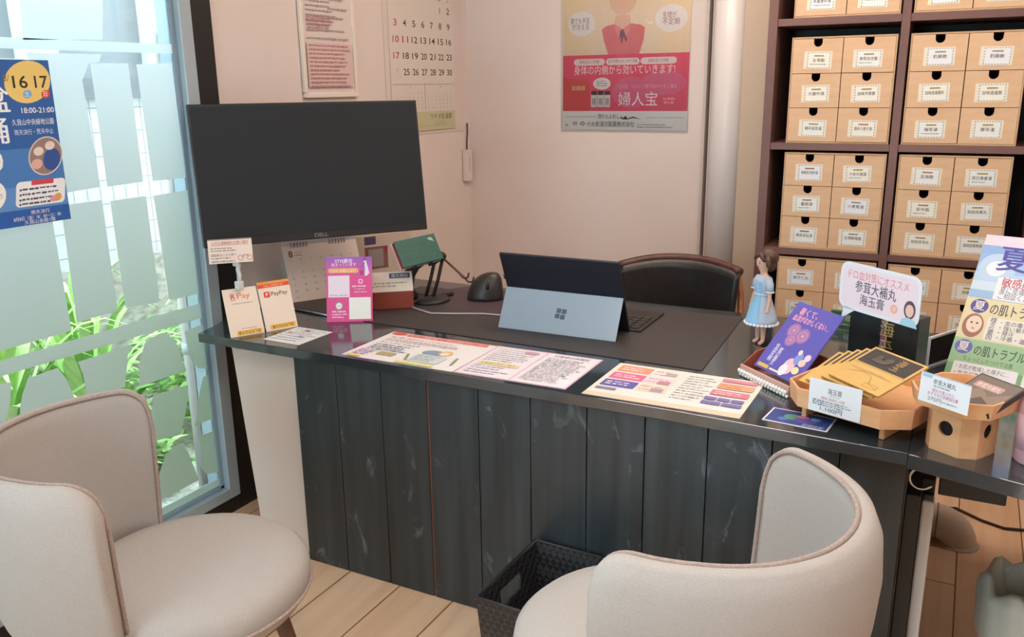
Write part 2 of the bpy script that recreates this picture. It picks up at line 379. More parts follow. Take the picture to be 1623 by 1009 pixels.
# trim: bead and round post cover; then the wall strip beside the shelf
m = MB(); m.box(-1.075, -1.062, YB - 0.014, YB, 0, 2.6, mat('#cbbdb4', 0.5)); m.box(-1.058, -1.050, YB - 0.010, YB, 0, 2.6, mat('#5b4a44', 0.7))
m.box(-1.046, -1.034, YB - 0.014, YB, 0, 2.6, mat('#cbbdb4', 0.5)); struct('trim_2', m)
m = MB(); m.lathe([(0.072, 0.0), (0.072, 2.6)], mat('#e4dfdc', 0.3), 40, (-0.95, YB - 0.06)); struct('trim_3', m)
m = MB(); m.box(-0.875, -0.74, YB - 0.16, YB, 0, 2.6, mat('#cdb79f', 0.6)); struct('wall_dim_strip', m)  # strip of wall; its dimmer light is put into this darker beige

# ------------------------------------------------------------------ outside
m = MB(); m.box(-9, XL - 0.14, -4, 9, -0.2, 0.0, noisy('pale pebbles', '#b3aa9b', '#f0eadf', (45, 45, 45), 0.9, 1.0, 60)); struct('ground', m)
def tile_wall():
    m_, t, b = new_mat('white exterior tiles'); N, L = t.nodes, t.links
    tc = N.new('ShaderNodeTexCoord'); mp = N.new('ShaderNodeMapping'); mp.inputs['Rotation'].default_value = (R(90), 0, R(90))
    br = N.new('ShaderNodeTexBrick'); br.inputs['Scale'].default_value = 1; br.inputs['Brick Width'].default_value = 0.07; br.inputs['Row Height'].default_value = 0.11
    br.inputs['Mortar Size'].default_value = 0.003; br.offset = 0.0
    br.inputs['Color1'].default_value = lin('#d2d6d6'); br.inputs['Color2'].default_value = lin('#c8cdcf'); br.inputs['Mortar'].default_value = lin('#8b9298')
    sp = N.new('ShaderNodeSeparateXYZ'); cb = N.new('ShaderNodeCombineXYZ')
    L.new(tc.outputs['Object'], sp.inputs[0]); L.new(sp.outputs[1], cb.inputs[0]); L.new(sp.outputs[2], cb.inputs[1]); L.new(cb.outputs[0], br.inputs['Vector'])
    L.new(br.outputs[0], b.inputs['Base Color']); b.inputs['Roughness'].default_value = 0.3
    return m_
nb = thing('neighbouring_building', 'white tiled building with grey upper storey seen through the window glass', 'building', (-3.6, 3, 0))
m = MB(); m.box(-0.3, 0, -5, 3, 0.72, 1.50, tile_wall()); m.build('tiled_wall', nb)
m = MB(); m.box(-0.3, 0.04, -5, 3, 0.0, 0.72, noisy('old brick base', '#958b83', '#c4bbb3', (18, 18, 40), 0.9)); m.build('brick_base', nb)
m = MB(); m.box(-0.3, 0.03, -5, 3, 1.50, 2.12, mat('#888c91', 0.6)); m.box(0.0, 0.05, -5, 3, 1.47, 1.56, mat('#70757a', 0.6)); m.build('grey_upper_wall', nb)
for i, y in enumerate((-0.62, 0.02)):
    m = MB(); m.box(0.03, 0.09, y, y + 0.16, 1.56, 2.10, mat('#e4e7e6', 0.4)); m.box(0.09, 0.11, y + 0.03, y + 0.06, 1.56, 2.10, mat('#c2c8ca', 0.4)); m.build('white_window_frame', nb)
m = MB(); m.box(-2.53, -2.4205, 2.205, 2.6, -0.01, 2.6, mat('#dfe3e6', 0.5)); m.box(-2.462, -2.440, 2.199, 2.205, -0.01, 2.6, mat('#a9b4bb', 0.5)); struct('wall_outside', m)
m = MB(); m.tube([(-2.525, 2.186, 0), (-2.525, 2.186, 0.86), (-2.525, 2.186, 1.7)], 0.016, mat('#e9e4e2', 0.4), 14)
m.lathe([(0.020, 0.55), (0.020, 0.59)], mat('#c9cccd', 0.4), 14, (-2.525, 2.186)); tag(m.build('drain_pipe'), 'white vertical pipe just outside the window at its right edge', 'pipe')
# plants
def leafmat(a, b_): return noisy('leaf ' + a, a, b_, (60, 3, 3), 0.45)
LM = [leafmat('#78b548', '#a2d46c'), leafmat('#b5de7a', '#def2b0'), leafmat('#55903f', '#78b056')]
def blade(mb, base, az, L, wd, lift, m_, n=7, twist=0.0):
    vs = []; fs = []; d = Vector((math.cos(az), math.sin(az), 0)); s_ = Vector((-math.sin(az), math.cos(az), 0))
    for i in range(n + 1):
        t = i / n; h = lift * math.sin(min(t * 1.9, 2.5)) * 1.0; out = L * (t ** 1.25)
        p = Vector(base) + d * out + Vector((0, 0, h)); ww = wd * math.sin(math.pi * (0.12 + 0.88 * t) ** 0.8) if t < 1 else 0.0005
        ww = max(ww, 0.0006); vs += [p - s_ * ww + Vector((0, 0, 0.3 * ww)), p, p + s_ * ww + Vector((0, 0, 0.3 * ww))]
    for i in range(n):
        a = 3 * i; fs += [(a, a + 1, a + 4, a + 3), (a + 1, a + 2, a + 5, a + 4)]
    mb.add(vs, fs, m_, True)
def strap_plant(loc, n, L, lift, wd, ml, label, seed):
    rn = random.Random(seed); t = thing('strap_leaf_plant', label, 'plant', loc)
    mb = MB(); mb.tube([(0, 0, -0.02), (0, 0, 0.05)], 0.02, LM[2], 8); mb.build('crown', t)
    for i in range(n):
        mb = MB(); blade(mb, (0, 0, 0.02), rn.uniform(0, 6.28), L * rn.uniform(0.6, 1.1), wd * rn.uniform(0.7, 1.2), lift * rn.uniform(0.6, 1.1), rn.choice(ml)); mb.build('leaf', t)
strap_plant((-3.02, 2.08, 0.0), 38, 0.40, 0.75, 0.024, LM[:2], 'large striped strap-leaved plant outside the window behind the seat', 1)
strap_plant((-2.93, 2.75, 0.0), 24, 0.33, 0.55, 0.02, LM[:2], 'smaller strap-leaved plant outside beyond the big striped one', 2)
strap_plant((-2.92, 1.66, 0.0), 32, 0.44, 0.7, 0.028, LM[:2], 'pale strap-leaved plant outside at the left edge of the window view', 5)
def ground_cover(loc, rx, ry, h, n, label, seed):
    rn = random.Random(seed); mb = MB()
    for i in range(n):
        a = rn.uniform(0, 6.28); q = math.sqrt(rn.random()); p = (rx * q * math.cos(a), ry * q * math.sin(a), rn.uniform(0.01, h * (1.05 - q * 0.6)))
        blade(mb, p, rn.uniform(0, 6.28), rn.uniform(0.04, 0.10), rn.uniform(0.012, 0.022), rn.uniform(-0.01, 0.04), rn.choice(LM), 4)
    o = mb.build('ground_cover_leaves', loc=loc); o['kind'] = 'stuff'; tag(o, label, 'plant')
ground_cover((-3.17, 2.7, 0), 0.33, 0.95, 0.55, 1500, 'low green leafy bed in front of the tiled building outside', 3)
ground_cover((-2.72, 2.05, 0), 0.11, 0.20, 0.26, 260, 'small leafy clump outside between the pebbles and the window', 4)

# poster on the window
W_, H_ = 0.40, 0.437
mb, p = sheet(W_, H_, 0.0015, '#2f62a8', (-88, 93, 130, 352))
p.rect(-88, 280, 130, 330, '#5f92cc'); p.rect(-88, 230, 130, 290, '#4a7fc0'); p.rect(-88, 326, 130, 352, '#2b5fae'); p.sh = lambda y: 130 - (78 + (y - 97) * 0.1815)
p.oval(46, 127, 36, 33, '#f0cf7a'); p.text('8/', 8, 126, 11, '#7a6a3a'); p.text('16', 24, 136, 20, '#2a2a2a', w=23, bold=0.01); p.text('17', 58, 136, 20, '#2a2a2a', w=21, bold=0.01)
p.oval(46, 146, 7, 6.5, '#7fb4dd'); p.text('土', 46, 149, 7, '#ffffff', 'c'); p.oval(75, 146, 7, 6.5, '#d9503c'); p.text('日', 75, 149, 7, '#ffffff', 'c')
p.text('18:00-21:00', 90, 175, 9, '#f4f6f8', 'r', w=52, bold=0.01)
p.text('久我山中央緑地公園', 90, 193, 8, '#f4f6f8', 'r', w=66); p.text('雨天決行・荒天中止', 90, 208, 7, '#e6eef6', 'r', w=62)
p.vtext('盆踊り', 2, 140, 33, '#f2f5f8', 0.02, 1.42); p.vtext('久我山', -52, 110, 26, '#f2f5f8', 0.02, 1.5)
p.oval(78, 244, 28, 31, '#d8d2cc'); p.oval(78, 244, 26, 29, '#9a7f78'); p.oval(88, 250, 14, 18, '#31569a'); p.oval(66, 236, 8, 7, '#e8d9cf'); p.oval(84, 228, 8, 7, '#e8d9cf'); p.oval(64, 256, 9, 8, '#e2b3a8')
p.oval(-5, 300, 22, 24, '#f3f3ee'); p.text('納涼盆踊り', -5, 304, 7, '#34548c', 'c', w=34)
p.rrect(32, 282, 112, 322, 7, '#f0f2f4'); p.rect(56, 281, 92, 289, '#d24a55'); p.lines(42, 104, (293, 301, 309, 316), 3.2, '#47506a', 5)
for y in (294, 302, 310, 317): p.oval(39, y + 1, 1.8, 1.8, '#47506a')
p.oval(100, 312, 6, 6, '#e0a94e'); p.oval(92, 314, 5, 5, '#e49fb0')
p.text('雨天決行', 72, 335, 5.5, '#f4f6f8', 'c', w=30); p.text('8月8日（金）18：00～21：00', 68, 343, 5.5, '#f4f6f8', 'c', w=76); p.text('久我山会館1階', 72, 350, 5.5, '#f4f6f8', 'c', w=50)
tag(place(mb.build('event_poster'), (XL + 0.004, 1.212, 1.150), 90, 0), 'blue festival poster with yellow oval date taped to the window glass', 'poster')

# ------------------------------------------------------------------ counter, worktops
ct = thing('reception_counter', 'black stained plank reception counter on pine floor', 'counter', (-0.92, 1.96, 0))
P0 = Vector((-0.92, 1.96, 0))
edges = [-1.795, -1.632, -1.467, -1.302, -1.137, -0.975, -0.811, -0.653, -0.493, -0.34, -0.19, -0.05]
m = MB()
for a, b in zip(edges[:-1], edges[1:]):
    g_ = 0.0016 if abs(b + 1.302) > 1e-3 else 0.006
    m.box(a + 0.0012 - P0.x, b - g_ - P0.x, 1.953 - P0.y, 1.975 - P0.y, 0.001, 0.700, M_BOARD)
m.box(-1.795 - P0.x, -0.05 - P0.x, 1.9745 - P0.y, 1.99 - P0.y, 0.001, 0.700, M_BLACKM)
m.build('front_panel', ct, 0.0012)
m = MB(); m.box(-1.3085 - P0.x, -1.3015 - P0.x, 1.958 - P0.y, 1.9744 - P0.y, 0.001, 0.699, mat('#7c4a34', 0.6)); m.box(-0.9775 - P0.x, -0.9755 - P0.x, 1.9585 - P0.y, 1.9744 - P0.y, 0.45, 0.695, mat('#5a3a30', 0.6)); o = m.build('gap_strip', ct); o['label'] = 'reddish bare wood showing in the gap between boards'
m = MB(); m.box(-0.070 - P0.x, -0.0475 - P0.x, 1.9905 - P0.y, 2.094 - P0.y, 0.001, 0.696, M_BOARD); m.box(-0.070 - P0.x, 0.010 - P0.x, 2.0945 - P0.y, 2.46 - P0.y, 0.001, 0.60, M_BLACKM); m.box(-0.047 - P0.x, -0.016 - P0.x, 1.9905 - P0.y, 2.094 - P0.y, 0.001, 0.60, M_BLACKM); m.build('side_panel', ct, 0.002)
m = MB(); m.add([(-2.03 - P0.x, 1.992 - P0.y, 0.001), (-1.796 - P0.x, 1.992 - P0.y, 0.001), (-1.796 - P0.x, 1.992 - P0.y, 0.70), (-2.095 - P0.x, 1.992 - P0.y, 0.70),
                 (-2.03 - P0.x, 2.03 - P0.y, 0.001), (-1.796 - P0.x, 2.03 - P0.y, 0.001), (-1.796 - P0.x, 2.03 - P0.y, 0.70), (-2.095 - P0.x, 2.03 - P0.y, 0.70)],
                [(0, 1, 2, 3), (7, 6, 5, 4), (0, 4, 5, 1), (1, 5, 6, 2), (2, 6, 7, 3), (3, 7, 4, 0)], M_WALL)
o = m.build('support_panel', ct, 0.002); o['label'] = 'beige plaster support panel under the left overhang'
TZ = 0.730
m = MB(); m.prism([(-2.19, 1.946), (-0.6, 1.940), (-0.05, 1.912), (-0.05, 2.95), (-2.255, 2.95), (-2.255, 2.13), (-2.225, 2.07)], 0.7005, TZ, M_TOP)
tag(m.build('countertop', bevel=0.0015, seg=2), 'glossy black counter top slab running along the top of the plank counter', 'countertop')
bn = thing('side_bench', 'dark bench slab continuing right of the counter over open floor space', 'bench', (0.3, 2.3, 0))
m = MB(); m.prism([(-0.3493, -0.394), (-0.137, -0.454), (0.55, -0.60), (1.3, -0.60), (1.3, 0.65), (-0.3493, 0.65)], 0.697, TZ, M_TOP); m.build('bench_top', bn, 0.0012)
m = MB(); m.box(-0.284, -0.152, -0.31, -0.05, 0.612, 0.6965, M_BLACKM); m.build('under_tray', bn, 0.003)
for x, y in ((1.2, -0.5), (1.2, 0.55)):
    m = MB(); m.box(x, x + 0.05, y, y + 0.04, 0.0, 0.6965, M_BLACKM); m.build('leg', bn, 0.003)
m = MB(); m.tube([Vector((-0.318, -0.342, 0.658)) + Vector((0.025 * math.cos(a), 0.004 * math.cos(a), 0.025 * math.sin(a))) for a in [R(75 + 12 * k) for k in range(22)]], 0.0028, M_CHROME, 8)
m.build('hook', bn)
m = MB(); m.prism([(-1.90, 2.30), (-0.598, 2.268), (-0.628, 2.885), (-1.90, 2.83)], TZ + 0.0003, TZ + 0.003, M_MAT)
tag(m.build('desk_mat', bevel=0.001), 'large dark brown desk mat lying on the glossy counter top under the tablet', 'mat')

# ------------------------------------------------------------------ upholstered chairs
def make_chair(label, loc, rz):
    t = thing('tub_chair', label, 'chair', loc, rz, 'linen tub chairs')
    # local: faces +x; rim centre at origin
    n = 64; A = R(94)
    prof_in = [(0.222, 0.36), (0.232, 0.46), (0.243, 0.56), (0.252, 0.66), (0.258, 0.75), (0.262, 0.782)]
    prof_out = [(0.275, 0.794), (0.292, 0.785), (0.306, 0.75), (0.311, 0.68), (0.305, 0.60), (0.290, 0.50), (0.268, 0.42), (0.245, 0.365)]
    prof = prof_in + prof_out; K = len(prof); zb = 0.36; zt = 0.794; rc = 0.070
    def ktop(phi):
        s = (A - abs(phi)) * 0.28
        if s >= rc: return 1.0
        return 1.0 - (rc - math.sqrt(max(rc * rc - (rc - s) ** 2, 0))) / (zt - zb)
    phis = []
    for i in range(n + 1):
        u = -1 + 2 * i / n; phis.append(A * (math.sin(u * math.pi / 2) * 0.35 + u * 0.65))
    vs = []; fs = []
    for phi in phis:
        k = ktop(phi); e = min(1.0, (A - abs(phi)) * 0.28 / 0.02); th = 0.55 + 0.45 * math.sqrt(max(0, 1 - (1 - e) ** 2))
        for r, z in prof:
            rm = 0.26; rr = rm + (r - rm) * (th if r > rm else 1.0)
            zz = zb + (z - zb) * k
            rr += 0.0 if abs(phi) < R(60) else 0.012 * (abs(phi) - R(60)) / (A - R(60)) * (zz - zb) / (zt - zb)
            ang = math.pi + phi; vs.append((rr * math.cos(ang), rr * math.sin(ang), zz))
    for i in range(n):
        for j in range(K):
            a, b = i * K + j, i * K + (j + 1) % K; fs.append((a, a + K, b + K, b))
    fs += [list(range(K)), list(range(n * K, (n + 1) * K))[::-1]]
    m = MB(); m.add(vs, fs, M_FABRIC, True); m.build('backrest', t)
    # piping along the inner top edge and down both front edges
    pts = []
    def pt(phi, j):
        i = min(range(n + 1), key=lambda q: abs(phis[q] - phi)); return Vector(vs[i * K + j])
    for z in (0, 1, 2, 3, 4): pts.append(Vector(vs[0 * K + z]) + Vector((0.004, 0, 0)))
    for i in range(0, n + 1): pts.append(Vector(vs[i * K + 5]) * 1.0 + Vector((0, 0, 0.006)))
    for z in (4, 3, 2, 1, 0): pts.append(Vector(vs[n * K + z]) + Vector((0.004, 0, 0)))
    m = MB(); m.tube(pts, 0.005, M_PIPING, 10); m.build('piping', t)
    m = MB(); m.lathe([(0.20, 0.345), (0.247, 0.352), (0.262, 0.375), (0.266, 0.405), (0.262, 0.43), (0.245, 0.447), (0.20, 0.456), (0.12, 0.461), (0.03, 0.463), (0.001, 0.463)], M_FABRIC, 64, (0.12, 0)); m.build('seat', t)
    m = MB(); m.tube([(0.12 + 0.2655 * math.cos(a), 0.2655 * math.sin(a), 0.385) for a in [2 * math.pi * k / 72 for k in range(72)]], 0.0045, M_PIPING, 8, closed=True); m.build('seat_piping', t)
    m = MB(); m.lathe([(0.15, 0.325), (0.19, 0.3445)], M_BLACKM, 32, (0.12, 0)); m.build('seat_base', t)
    for a in (4, 94, 184, 274):
        c, s = math.cos(R(a)), math.sin(R(a))
        m = MB(); m.tube([(0.12 + 0.165 * c, 0.165 * s, 0.344), (0.12 + 0.205 * c, 0.205 * s, 0.18), (0.12 + 0.245 * c, 0.245 * s, 0.0)], [0.022, 0.018, 0.012], M_LEGWOOD, 12); m.build('leg', t)
    return t
make_chair('beige linen tub chair beside the window, facing the counter', (-1.585, 1.157, 0), R(41))
make_chair('beige linen tub chair seen from behind, near the right end of counter', (-0.366, 1.432, 0), R(163))

# woven waste basket
bk = thing('woven_basket', 'black woven open basket with a cut handle hole standing before the counter', 'basket', (-0.98, 1.72, 0), R(-2))
def basket_side(a, b, c, d, th, hole=None):
    """slab between bottom edge a-b and top edge d-c with an optional hole (u0,u1,v0,v1)"""
    mb = MB(); a, b, c, d = map(Vector, (a, b, c, d)); nrm = (b - a).cross(d - a).normalized() * th
    us = [0, 1] if not hole else [0, hole[0], hole[1], 1]; vv = [0, 1] if not hole else [0, hole[2], hole[3], 1]
    q = lambda u, v: (a * (1 - u) + b * u) * (1 - v) + (d * (1 - u) + c * u) * v
    for i in range(len(us) - 1):
        for j in range(len(vv) - 1):
            if hole and i == 1 and j == 1: continue
            p = [q(us[i], vv[j]), q(us[i + 1], vv[j]), q(us[i + 1], vv[j + 1]), q(us[i], vv[j + 1])]
            mb.add(p + [x + nrm for x in p], [(0, 3, 2, 1), (4, 5, 6, 7), (0, 1, 5, 4), (1, 2, 6, 5), (2, 3, 7, 6), (3, 0, 4, 7)], M_WEAVE)
    return mb
bx, by, tx, ty, hz = 0.085, 0.135, 0.10, 0.158, 0.285
bk.location = (-0.86, 1.778, 0)
B4 = [(-bx, -by, 0.004), (bx, -by, 0.004), (bx, by, 0.004), (-bx, by, 0.004)]; T4 = [(-tx, -ty, hz), (tx, -ty, hz), (tx, ty, hz), (-tx, ty, hz)]
for i in range(4):
    j = (i + 1) % 4
    basket_side(B4[i], B4[j], T4[j], T4[i], -0.006, (0.33, 0.67, 0.68, 0.86) if i in (1, 3) else None).build('side', bk)
m = MB(); m.box(-bx, bx, -by, by, 0.0, 0.006, M_WEAVE); m.build('bottom', bk)
m = MB(); m.tube([T4[0], T4[1], T4[2], T4[3]], 0.0055, mat('#2c2c2e', 0.45), 8, closed=True); m.build('rim', bk)

# things on the floor under the bench
m = MB(); m.box(-0.0145, 0.0125, 2.05, 2.09, 0.0, 0.565, mat('#dfe6ec', 0.35)); tag(m.build('white_board', bevel=0.006, seg=3), 'narrow white board end standing against the black right side of the counter', 'board')
m = MB(); pa = [(-0.04, 3.0, 0.068), (0.03, 3.0, 0.068)] + [(0.03 + 0.07 * math.sin(R(a)), 3.0, -0.002 + 0.07 * math.cos(R(a))) for a in range(10, 91, 10)] + [(0.10, 3.0, -0.04)]
m.tube(pa, 0.058, mat('#c9b7a2', 0.45), 24)
m.lathe([(0.062, -0.01), (0.066, 0.004), (0.060, 0.010)], mat('#c2b09b', 0.5), 24, (0.10, 3.0)); m.tube([Vector((0.03, 3.0, 0.068)) + Vector((0, 0.0595 * math.cos(a), 0.0595 * math.sin(a))) for a in [2 * math.pi * k / 24 for k in range(24)]], 0.002, mat('#6d5f52', 0.6), 6, closed=True)
tag(m.build('pipe_elbow'), 'beige plastic pipe elbow going into the floor below the bench', 'pipe')
m = MB(); m.tube([(-0.04, 3.22, 0.006), (0.03, 3.24, 0.006), (0.09, 3.26, 0.006), (0.17, 3.2, 0.006), (0.24, 3.17, 0.006), (0.36, 3.2, 0.006), (0.5, 3.22, 0.006)], 0.005, mat('#2b1d18', 0.6), 8)
tag(m.build('floor_cable'), 'thin dark cable lying on the floor behind the pipe elbow', 'cable')
bn2 = thing('waste_bin', 'round waste bin lined with a pale green bag below the bench', 'bin', (0.275, 2.34, 0))
m = MB(); m.lathe([(0.10, 0.0), (0.105, 0.01), (0.125, 0.24), (0.121, 0.24), (0.101, 0.012)], mat('#dfe8ee', 0.5), 40); m.build('bucket', bn2)
def bag_mesh(seed, r0, r1, z0, z1, z2, amp, m_):
    rn = random.Random(seed); n = 56; ph = [rn.uniform(0, 6.28) for _ in range(5)]; vs = []; fs = []
    prof = [(r1 * 1.02, z0), (r1 * 1.06, (z0 + z1) / 2), (r1 * 1.08, z1 - 0.02), (r1 * 1.02, z1), (r1 * 0.92, z2), (r1 * 0.8, z2 - 0.05), (r0, z2 - 0.14)]
    for i, (r, z) in enumerate(prof):
        for k in range(n):
            t = 2 * math.pi * k / n; d = sum(math.sin(t * q + ph[j]) for j, q in enumerate((3, 5, 8, 13, 19))) / 5
            a_ = amp * (0.5 + 0.25 * i); vs.append(((r + a_ * d) * math.cos(t), (r + a_ * d) * math.sin(t), z + 1.2 * a_ * math.sin(t * 7 + ph[1]) * (1 if i in (3, 4, 0) else 0.4)))
    for i in range(len(prof) - 1):
        for k in range(n): fs.append((i * n + k, i * n + (k + 1) % n, (i + 1) * n + (k + 1) % n, (i + 1) * n + k))
    mb = MB(); mb.add(vs, fs, m_, True); return mb
bag_mesh(3, 0.07, 0.13, 0.10, 0.255, 0.262, 0.009, bag('pale green bag', '#eef3e6', 0.3)).build('bin_liner', bn2)
m = MB(); m.ball((0.0, -0.03, 0.17), 0.085, 0.07, 0.06, bag('bluish plastic bag', '#d5dfee', 0.2), 20, 12); tag(m.build('plastic_bag', loc=(0.275, 2.34, 0)), 'crumpled bluish white plastic bag inside the bin', 'bag')

# office chair behind the counter
oc = thing('office_chair', 'black leather office chair with brown trim pulled up behind the counter', 'chair', (-0.95, 3.16, 0), R(8))
vs, fs = [], []; nU, nV = 18, 10
def ocp(u, v, off):
    x = -0.235 + 0.47 * u; z = 0.50 + 0.335 * v; y = 0.10 - 0.09 * (2 * u - 1) ** 2 * 1.0 + 0.03 * v + off
    z -= 0.028 * abs(2 * u - 1) ** 2.4 * v; x *= 1.0 - 0.10 * (1 - v); return (x, y, z)
for off, rev in ((-0.028, False), (0.028, True)):
    o0 = len(vs)
    for j in range(nV + 1):
        for i in range(nU + 1): vs.append(ocp(i / nU, j / nV, off * (1 - 0.5 * abs(2 * i / nU - 1) ** 6)))
    for j in range(nV):
        for i in range(nU):
            a = o0 + j * (nU + 1) + i; q = (a, a + 1, a + nU + 2, a + nU + 1); fs.append(q[::-1] if rev else q)
o1 = (nU + 1) * (nV + 1); rim = [i for i in range(nU + 1)] + [j * (nU + 1) + nU for j in range(1, nV + 1)] + [nV * (nU + 1) + i for i in range(nU - 1, -1, -1)] + [j * (nU + 1) for j in range(nV - 1, 0, -1)]
for k in range(len(rim)):
    a, b = rim[k], rim[(k + 1) % len(rim)]; fs.append((a, a + o1, b + o1, b))
m = MB(); m.add(vs, fs, M_LEATHER, True); m.build('backrest', oc)
m = MB(); m.tube([Vector(ocp(i / 24, 1.0, 0.0)) + Vector((0, 0.0, 0.004)) for i in range(25)], 0.017, noisy('oxblood leather', '#4a2a22', '#5a342a', (30, 30, 30), 0.4), 10); o = m.build('top_roll', oc); o['label'] = 'brown rolled top edge'
m = MB(); m.box(-0.24, 0.24, -0.34, 0.10, 0.42, 0.50, M_LEATHER); m.build('seat', oc, 0.03, 4)
for s in (-1, 1):
    m = MB(); m.tube([(s * 0.225, 0.08, 0.79), (s * 0.238, 0.07, 0.72), (s * 0.242, 0.05, 0.64), (s * 0.25, -0.02, 0.62), (s * 0.26, -0.18, 0.61), (s * 0.25, -0.20, 0.55), (s * 0.22, -0.15, 0.45)], 0.012, mat('#9a5a34', 0.35), 10); m.build('armrest', oc)
m = MB(); m.tube([(0, -0.1, 0.10), (0, -0.1, 0.42)], 0.03, M_BLACKP, 14); m.build('pedestal', oc)
for k in range(5):
    a = R(72 * k + 20); c_, s_ = math.cos(a), math.sin(a)
    m = MB(); m.tube([(0, -0.1, 0.115), (0.26 * c_, -0.1 + 0.26 * s_, 0.075)], [0.028, 0.016], M_BLACKP, 10); leg = m.build('base_arm', oc)
    m = MB(); m.ball((0.26 * c_, -0.1 + 0.26 * s_, 0.03), 0.026, 0.026, 0.03, M_BLACKP, 12, 8); m.build('caster', leg)

# ------------------------------------------------------------------ monitor and desk things
mo = thing('monitor', 'large black monitor on a stand at the left end of the counter', 'monitor', (-1.99, 2.35, TZ + 0.0005))
def loc_in(root, v): return Vector(v) - root.location
W_, H_ = 0.774, 0.459
mb = MB(); mb.box(0, W_, 0.0, 0.022, 0, H_, M_BLACKP); mb.box(0.17, W_ - 0.17, 0.022, 0.05, 0.07, H_ - 0.07, M_BLACKP)
o = mb.build('housing', mo, 0.003); place(o, loc_in(mo, (-2.177, 1.997, 1.005)), 53.6, 8.4); hs = o
mb = MB(); mb.box(0.008, W_ - 0.008, -0.0012, 0.0006, 0.024, H_ - 0.008, M_SCREEN); o = mb.build('screen', hs)
mb = MB(); p = Print(mb, W_, H_, (0, 459, 774, 0 + 0), -0.0004); p.fr = (0, 0, 774, 459); p.text('DELL', 387, 452, 13, '#7d8083', 'c', w=46, bold=0.012); mb.build('maker_lettering', hs)
ca, sa = math.cos(R(53.6)), math.sin(R(53.6)); ctr = Vector((-2.177 + ca * W_ / 2, 1.997 + sa * W_ / 2, 0)); nb_ = Vector((-sa, ca, 0))
sp_ = Vector((-2.20, 2.655, 0))
mb = MB(); mb.tube([loc_in(mo, (sp_.x, sp_.y, TZ + 0.008)), loc_in(mo, (sp_.x, sp_.y, 1.20)), loc_in(mo, tuple(ctr + nb_ * 0.075 + Vector((0, 0, 1.24))))], [0.03, 0.026, 0.026], M_BLACKP, 16); mb.build('stand_column', mo)
mb = MB(); bd = [(x - mo.location.x, y - mo.location.y) for x, y in ((-2.245, 2.345), (-2.115, 2.324), (-1.904, 2.294), (-1.905, 2.66), (-2.10, 2.72), (-2.25, 2.72))]; mb.prism(bd, 0, 0.0105, M_BLACKP)
mb.build('stand_base', mo, 0.002)
mb = MB(); e0, e1 = Vector(bd[1] + (0.005,)), Vector(bd[2] + (0.005,)); mb.tube([e0 + Vector((0, -0.0012, 0)), e1 + Vector((0, -0.0012, 0))], 0.0042, mat('#c3ccd4', 0.25, 0.8), 8); mb.build('base_edge', mo)

# payment stands: acrylic slabs with a printed front and a folded foot
def pay_stand(name, label, BL, rz, tilt, W_, H_, draw):
    t = thing(name, label, 'payment stand', BL, R(rz), 'payment stands')
    mb, p = sheet(W_, H_, 0.0035, '#e9d9c8', (0, 0, 100, 100 * H_ / W_)); draw(p); o = mb.build('printed_panel', t); o.rotation_euler = (R(-tilt), 0, 0)
    mb = MB(); mb.box(0, W_, 0.004, 0.06, 0.0, 0.003, M_CLEAR); mb.build('foot', t)
    return t
def d1(p):
    p.text('R', 21, 31, 17, '#d8443f', bold=0.012, w=14); p.rect(20, 33.5, 33, 35, '#d8443f'); p.text('Pay', 40, 31, 17, '#e0554b', w=38)
    p.lines(22, 84, (44,), 3, '#a5948a', 2); p.rect(20, 126, 94, 139, '#ecb94a'); p.text('裏の方はみ下紙', 57, 136.5, 9, '#5d4a1c', 'c', w=66, bold=0.01); p.lines(36, 92, (119,), 3, '#d49a5a', 3)
def d2(p):
    p.rect(0, 0, 100, 8, '#e8953a'); p.rect(0, 8, 100, 19, '#da4b36'); p.text('PayPayご利用頂けます', 50, 16.5, 6, '#f2cfa8', 'c', w=62)
    p.rrect(14, 31, 33, 49, 4, '#dd3f42'); p.text('P', 24, 45, 11, '#f6e6e2', 'c', bold=0.02); p.text('PayPay', 37, 45, 13, '#6a5c58', w=52, bold=0.015)
    p.rect(14, 133, 96, 147, '#ecb94a'); p.text('裏の方はみ下紙', 55, 144.5, 9, '#5d4a1c', 'c', w=68, bold=0.01)
pay_stand('payment_stand', 'small beige stand lettered R Pay at the left corner of the counter', (-2.049, 1.952, TZ + 0.0006), 61.5, 20.5, 0.111, 0.157, d1)
pay_stand('payment_stand', 'small beige stand lettered PayPay with an orange and red top band', (-1.993, 2.055, TZ + 0.0006), 64.5, 18.6, 0.109, 0.165, d2)
# card held in a clear clip on the first stand
mb, p = sheet(0.134, 0.077, 0.0012, '#e9d8cd', (0, 0, 400, 235))
for k in range(24): p.oval(8 + 16.7 * k, 4, 8, 7, '#7d6a64', 10)
p.text('公共交通機関をお使い頂き', 35, 52, 26, '#c05648', w=330); p.rect(30, 58, 365, 62, '#d98a78'); p.lines(22, 270, (85, 108), 12, '#9c8a83', 3); p.text('自転車はこちら隣へ', 22, 165, 22, '#8a6e66', w=230); p.lines(22, 250, (180, 210), 12, '#9c8a83', 4)
for cx in (290, 370):
    p.oval(cx, 190, 27, 27, '#c98377'); p.oval(cx, 190, 21, 21, '#e9d8cd')
p.poly([(290, 190), (320, 160), (352, 160), (370, 190), (362, 190), (345, 168), (325, 168), (298, 192)], '#c98377')
cdp = place(mb.build('notice_card'), (-2.098, 1.940, 0.970), 45.3, 12.2); tag(cdp, 'small printed notice card with a bicycle sketch, held up by a clear clip', 'card')
cl = thing('card_clip', 'clear plastic card clip standing on top of the R Pay stand', 'clip', (-2.06, 2.02, 0.876))
mb = MB(); mb.box(-0.010, 0.010, -0.012, 0.012, 0, 0.028, mat('#d5d9dc', 0.15, 0, 0.8)); mb.build('foot_clamp', cl, 0.003)
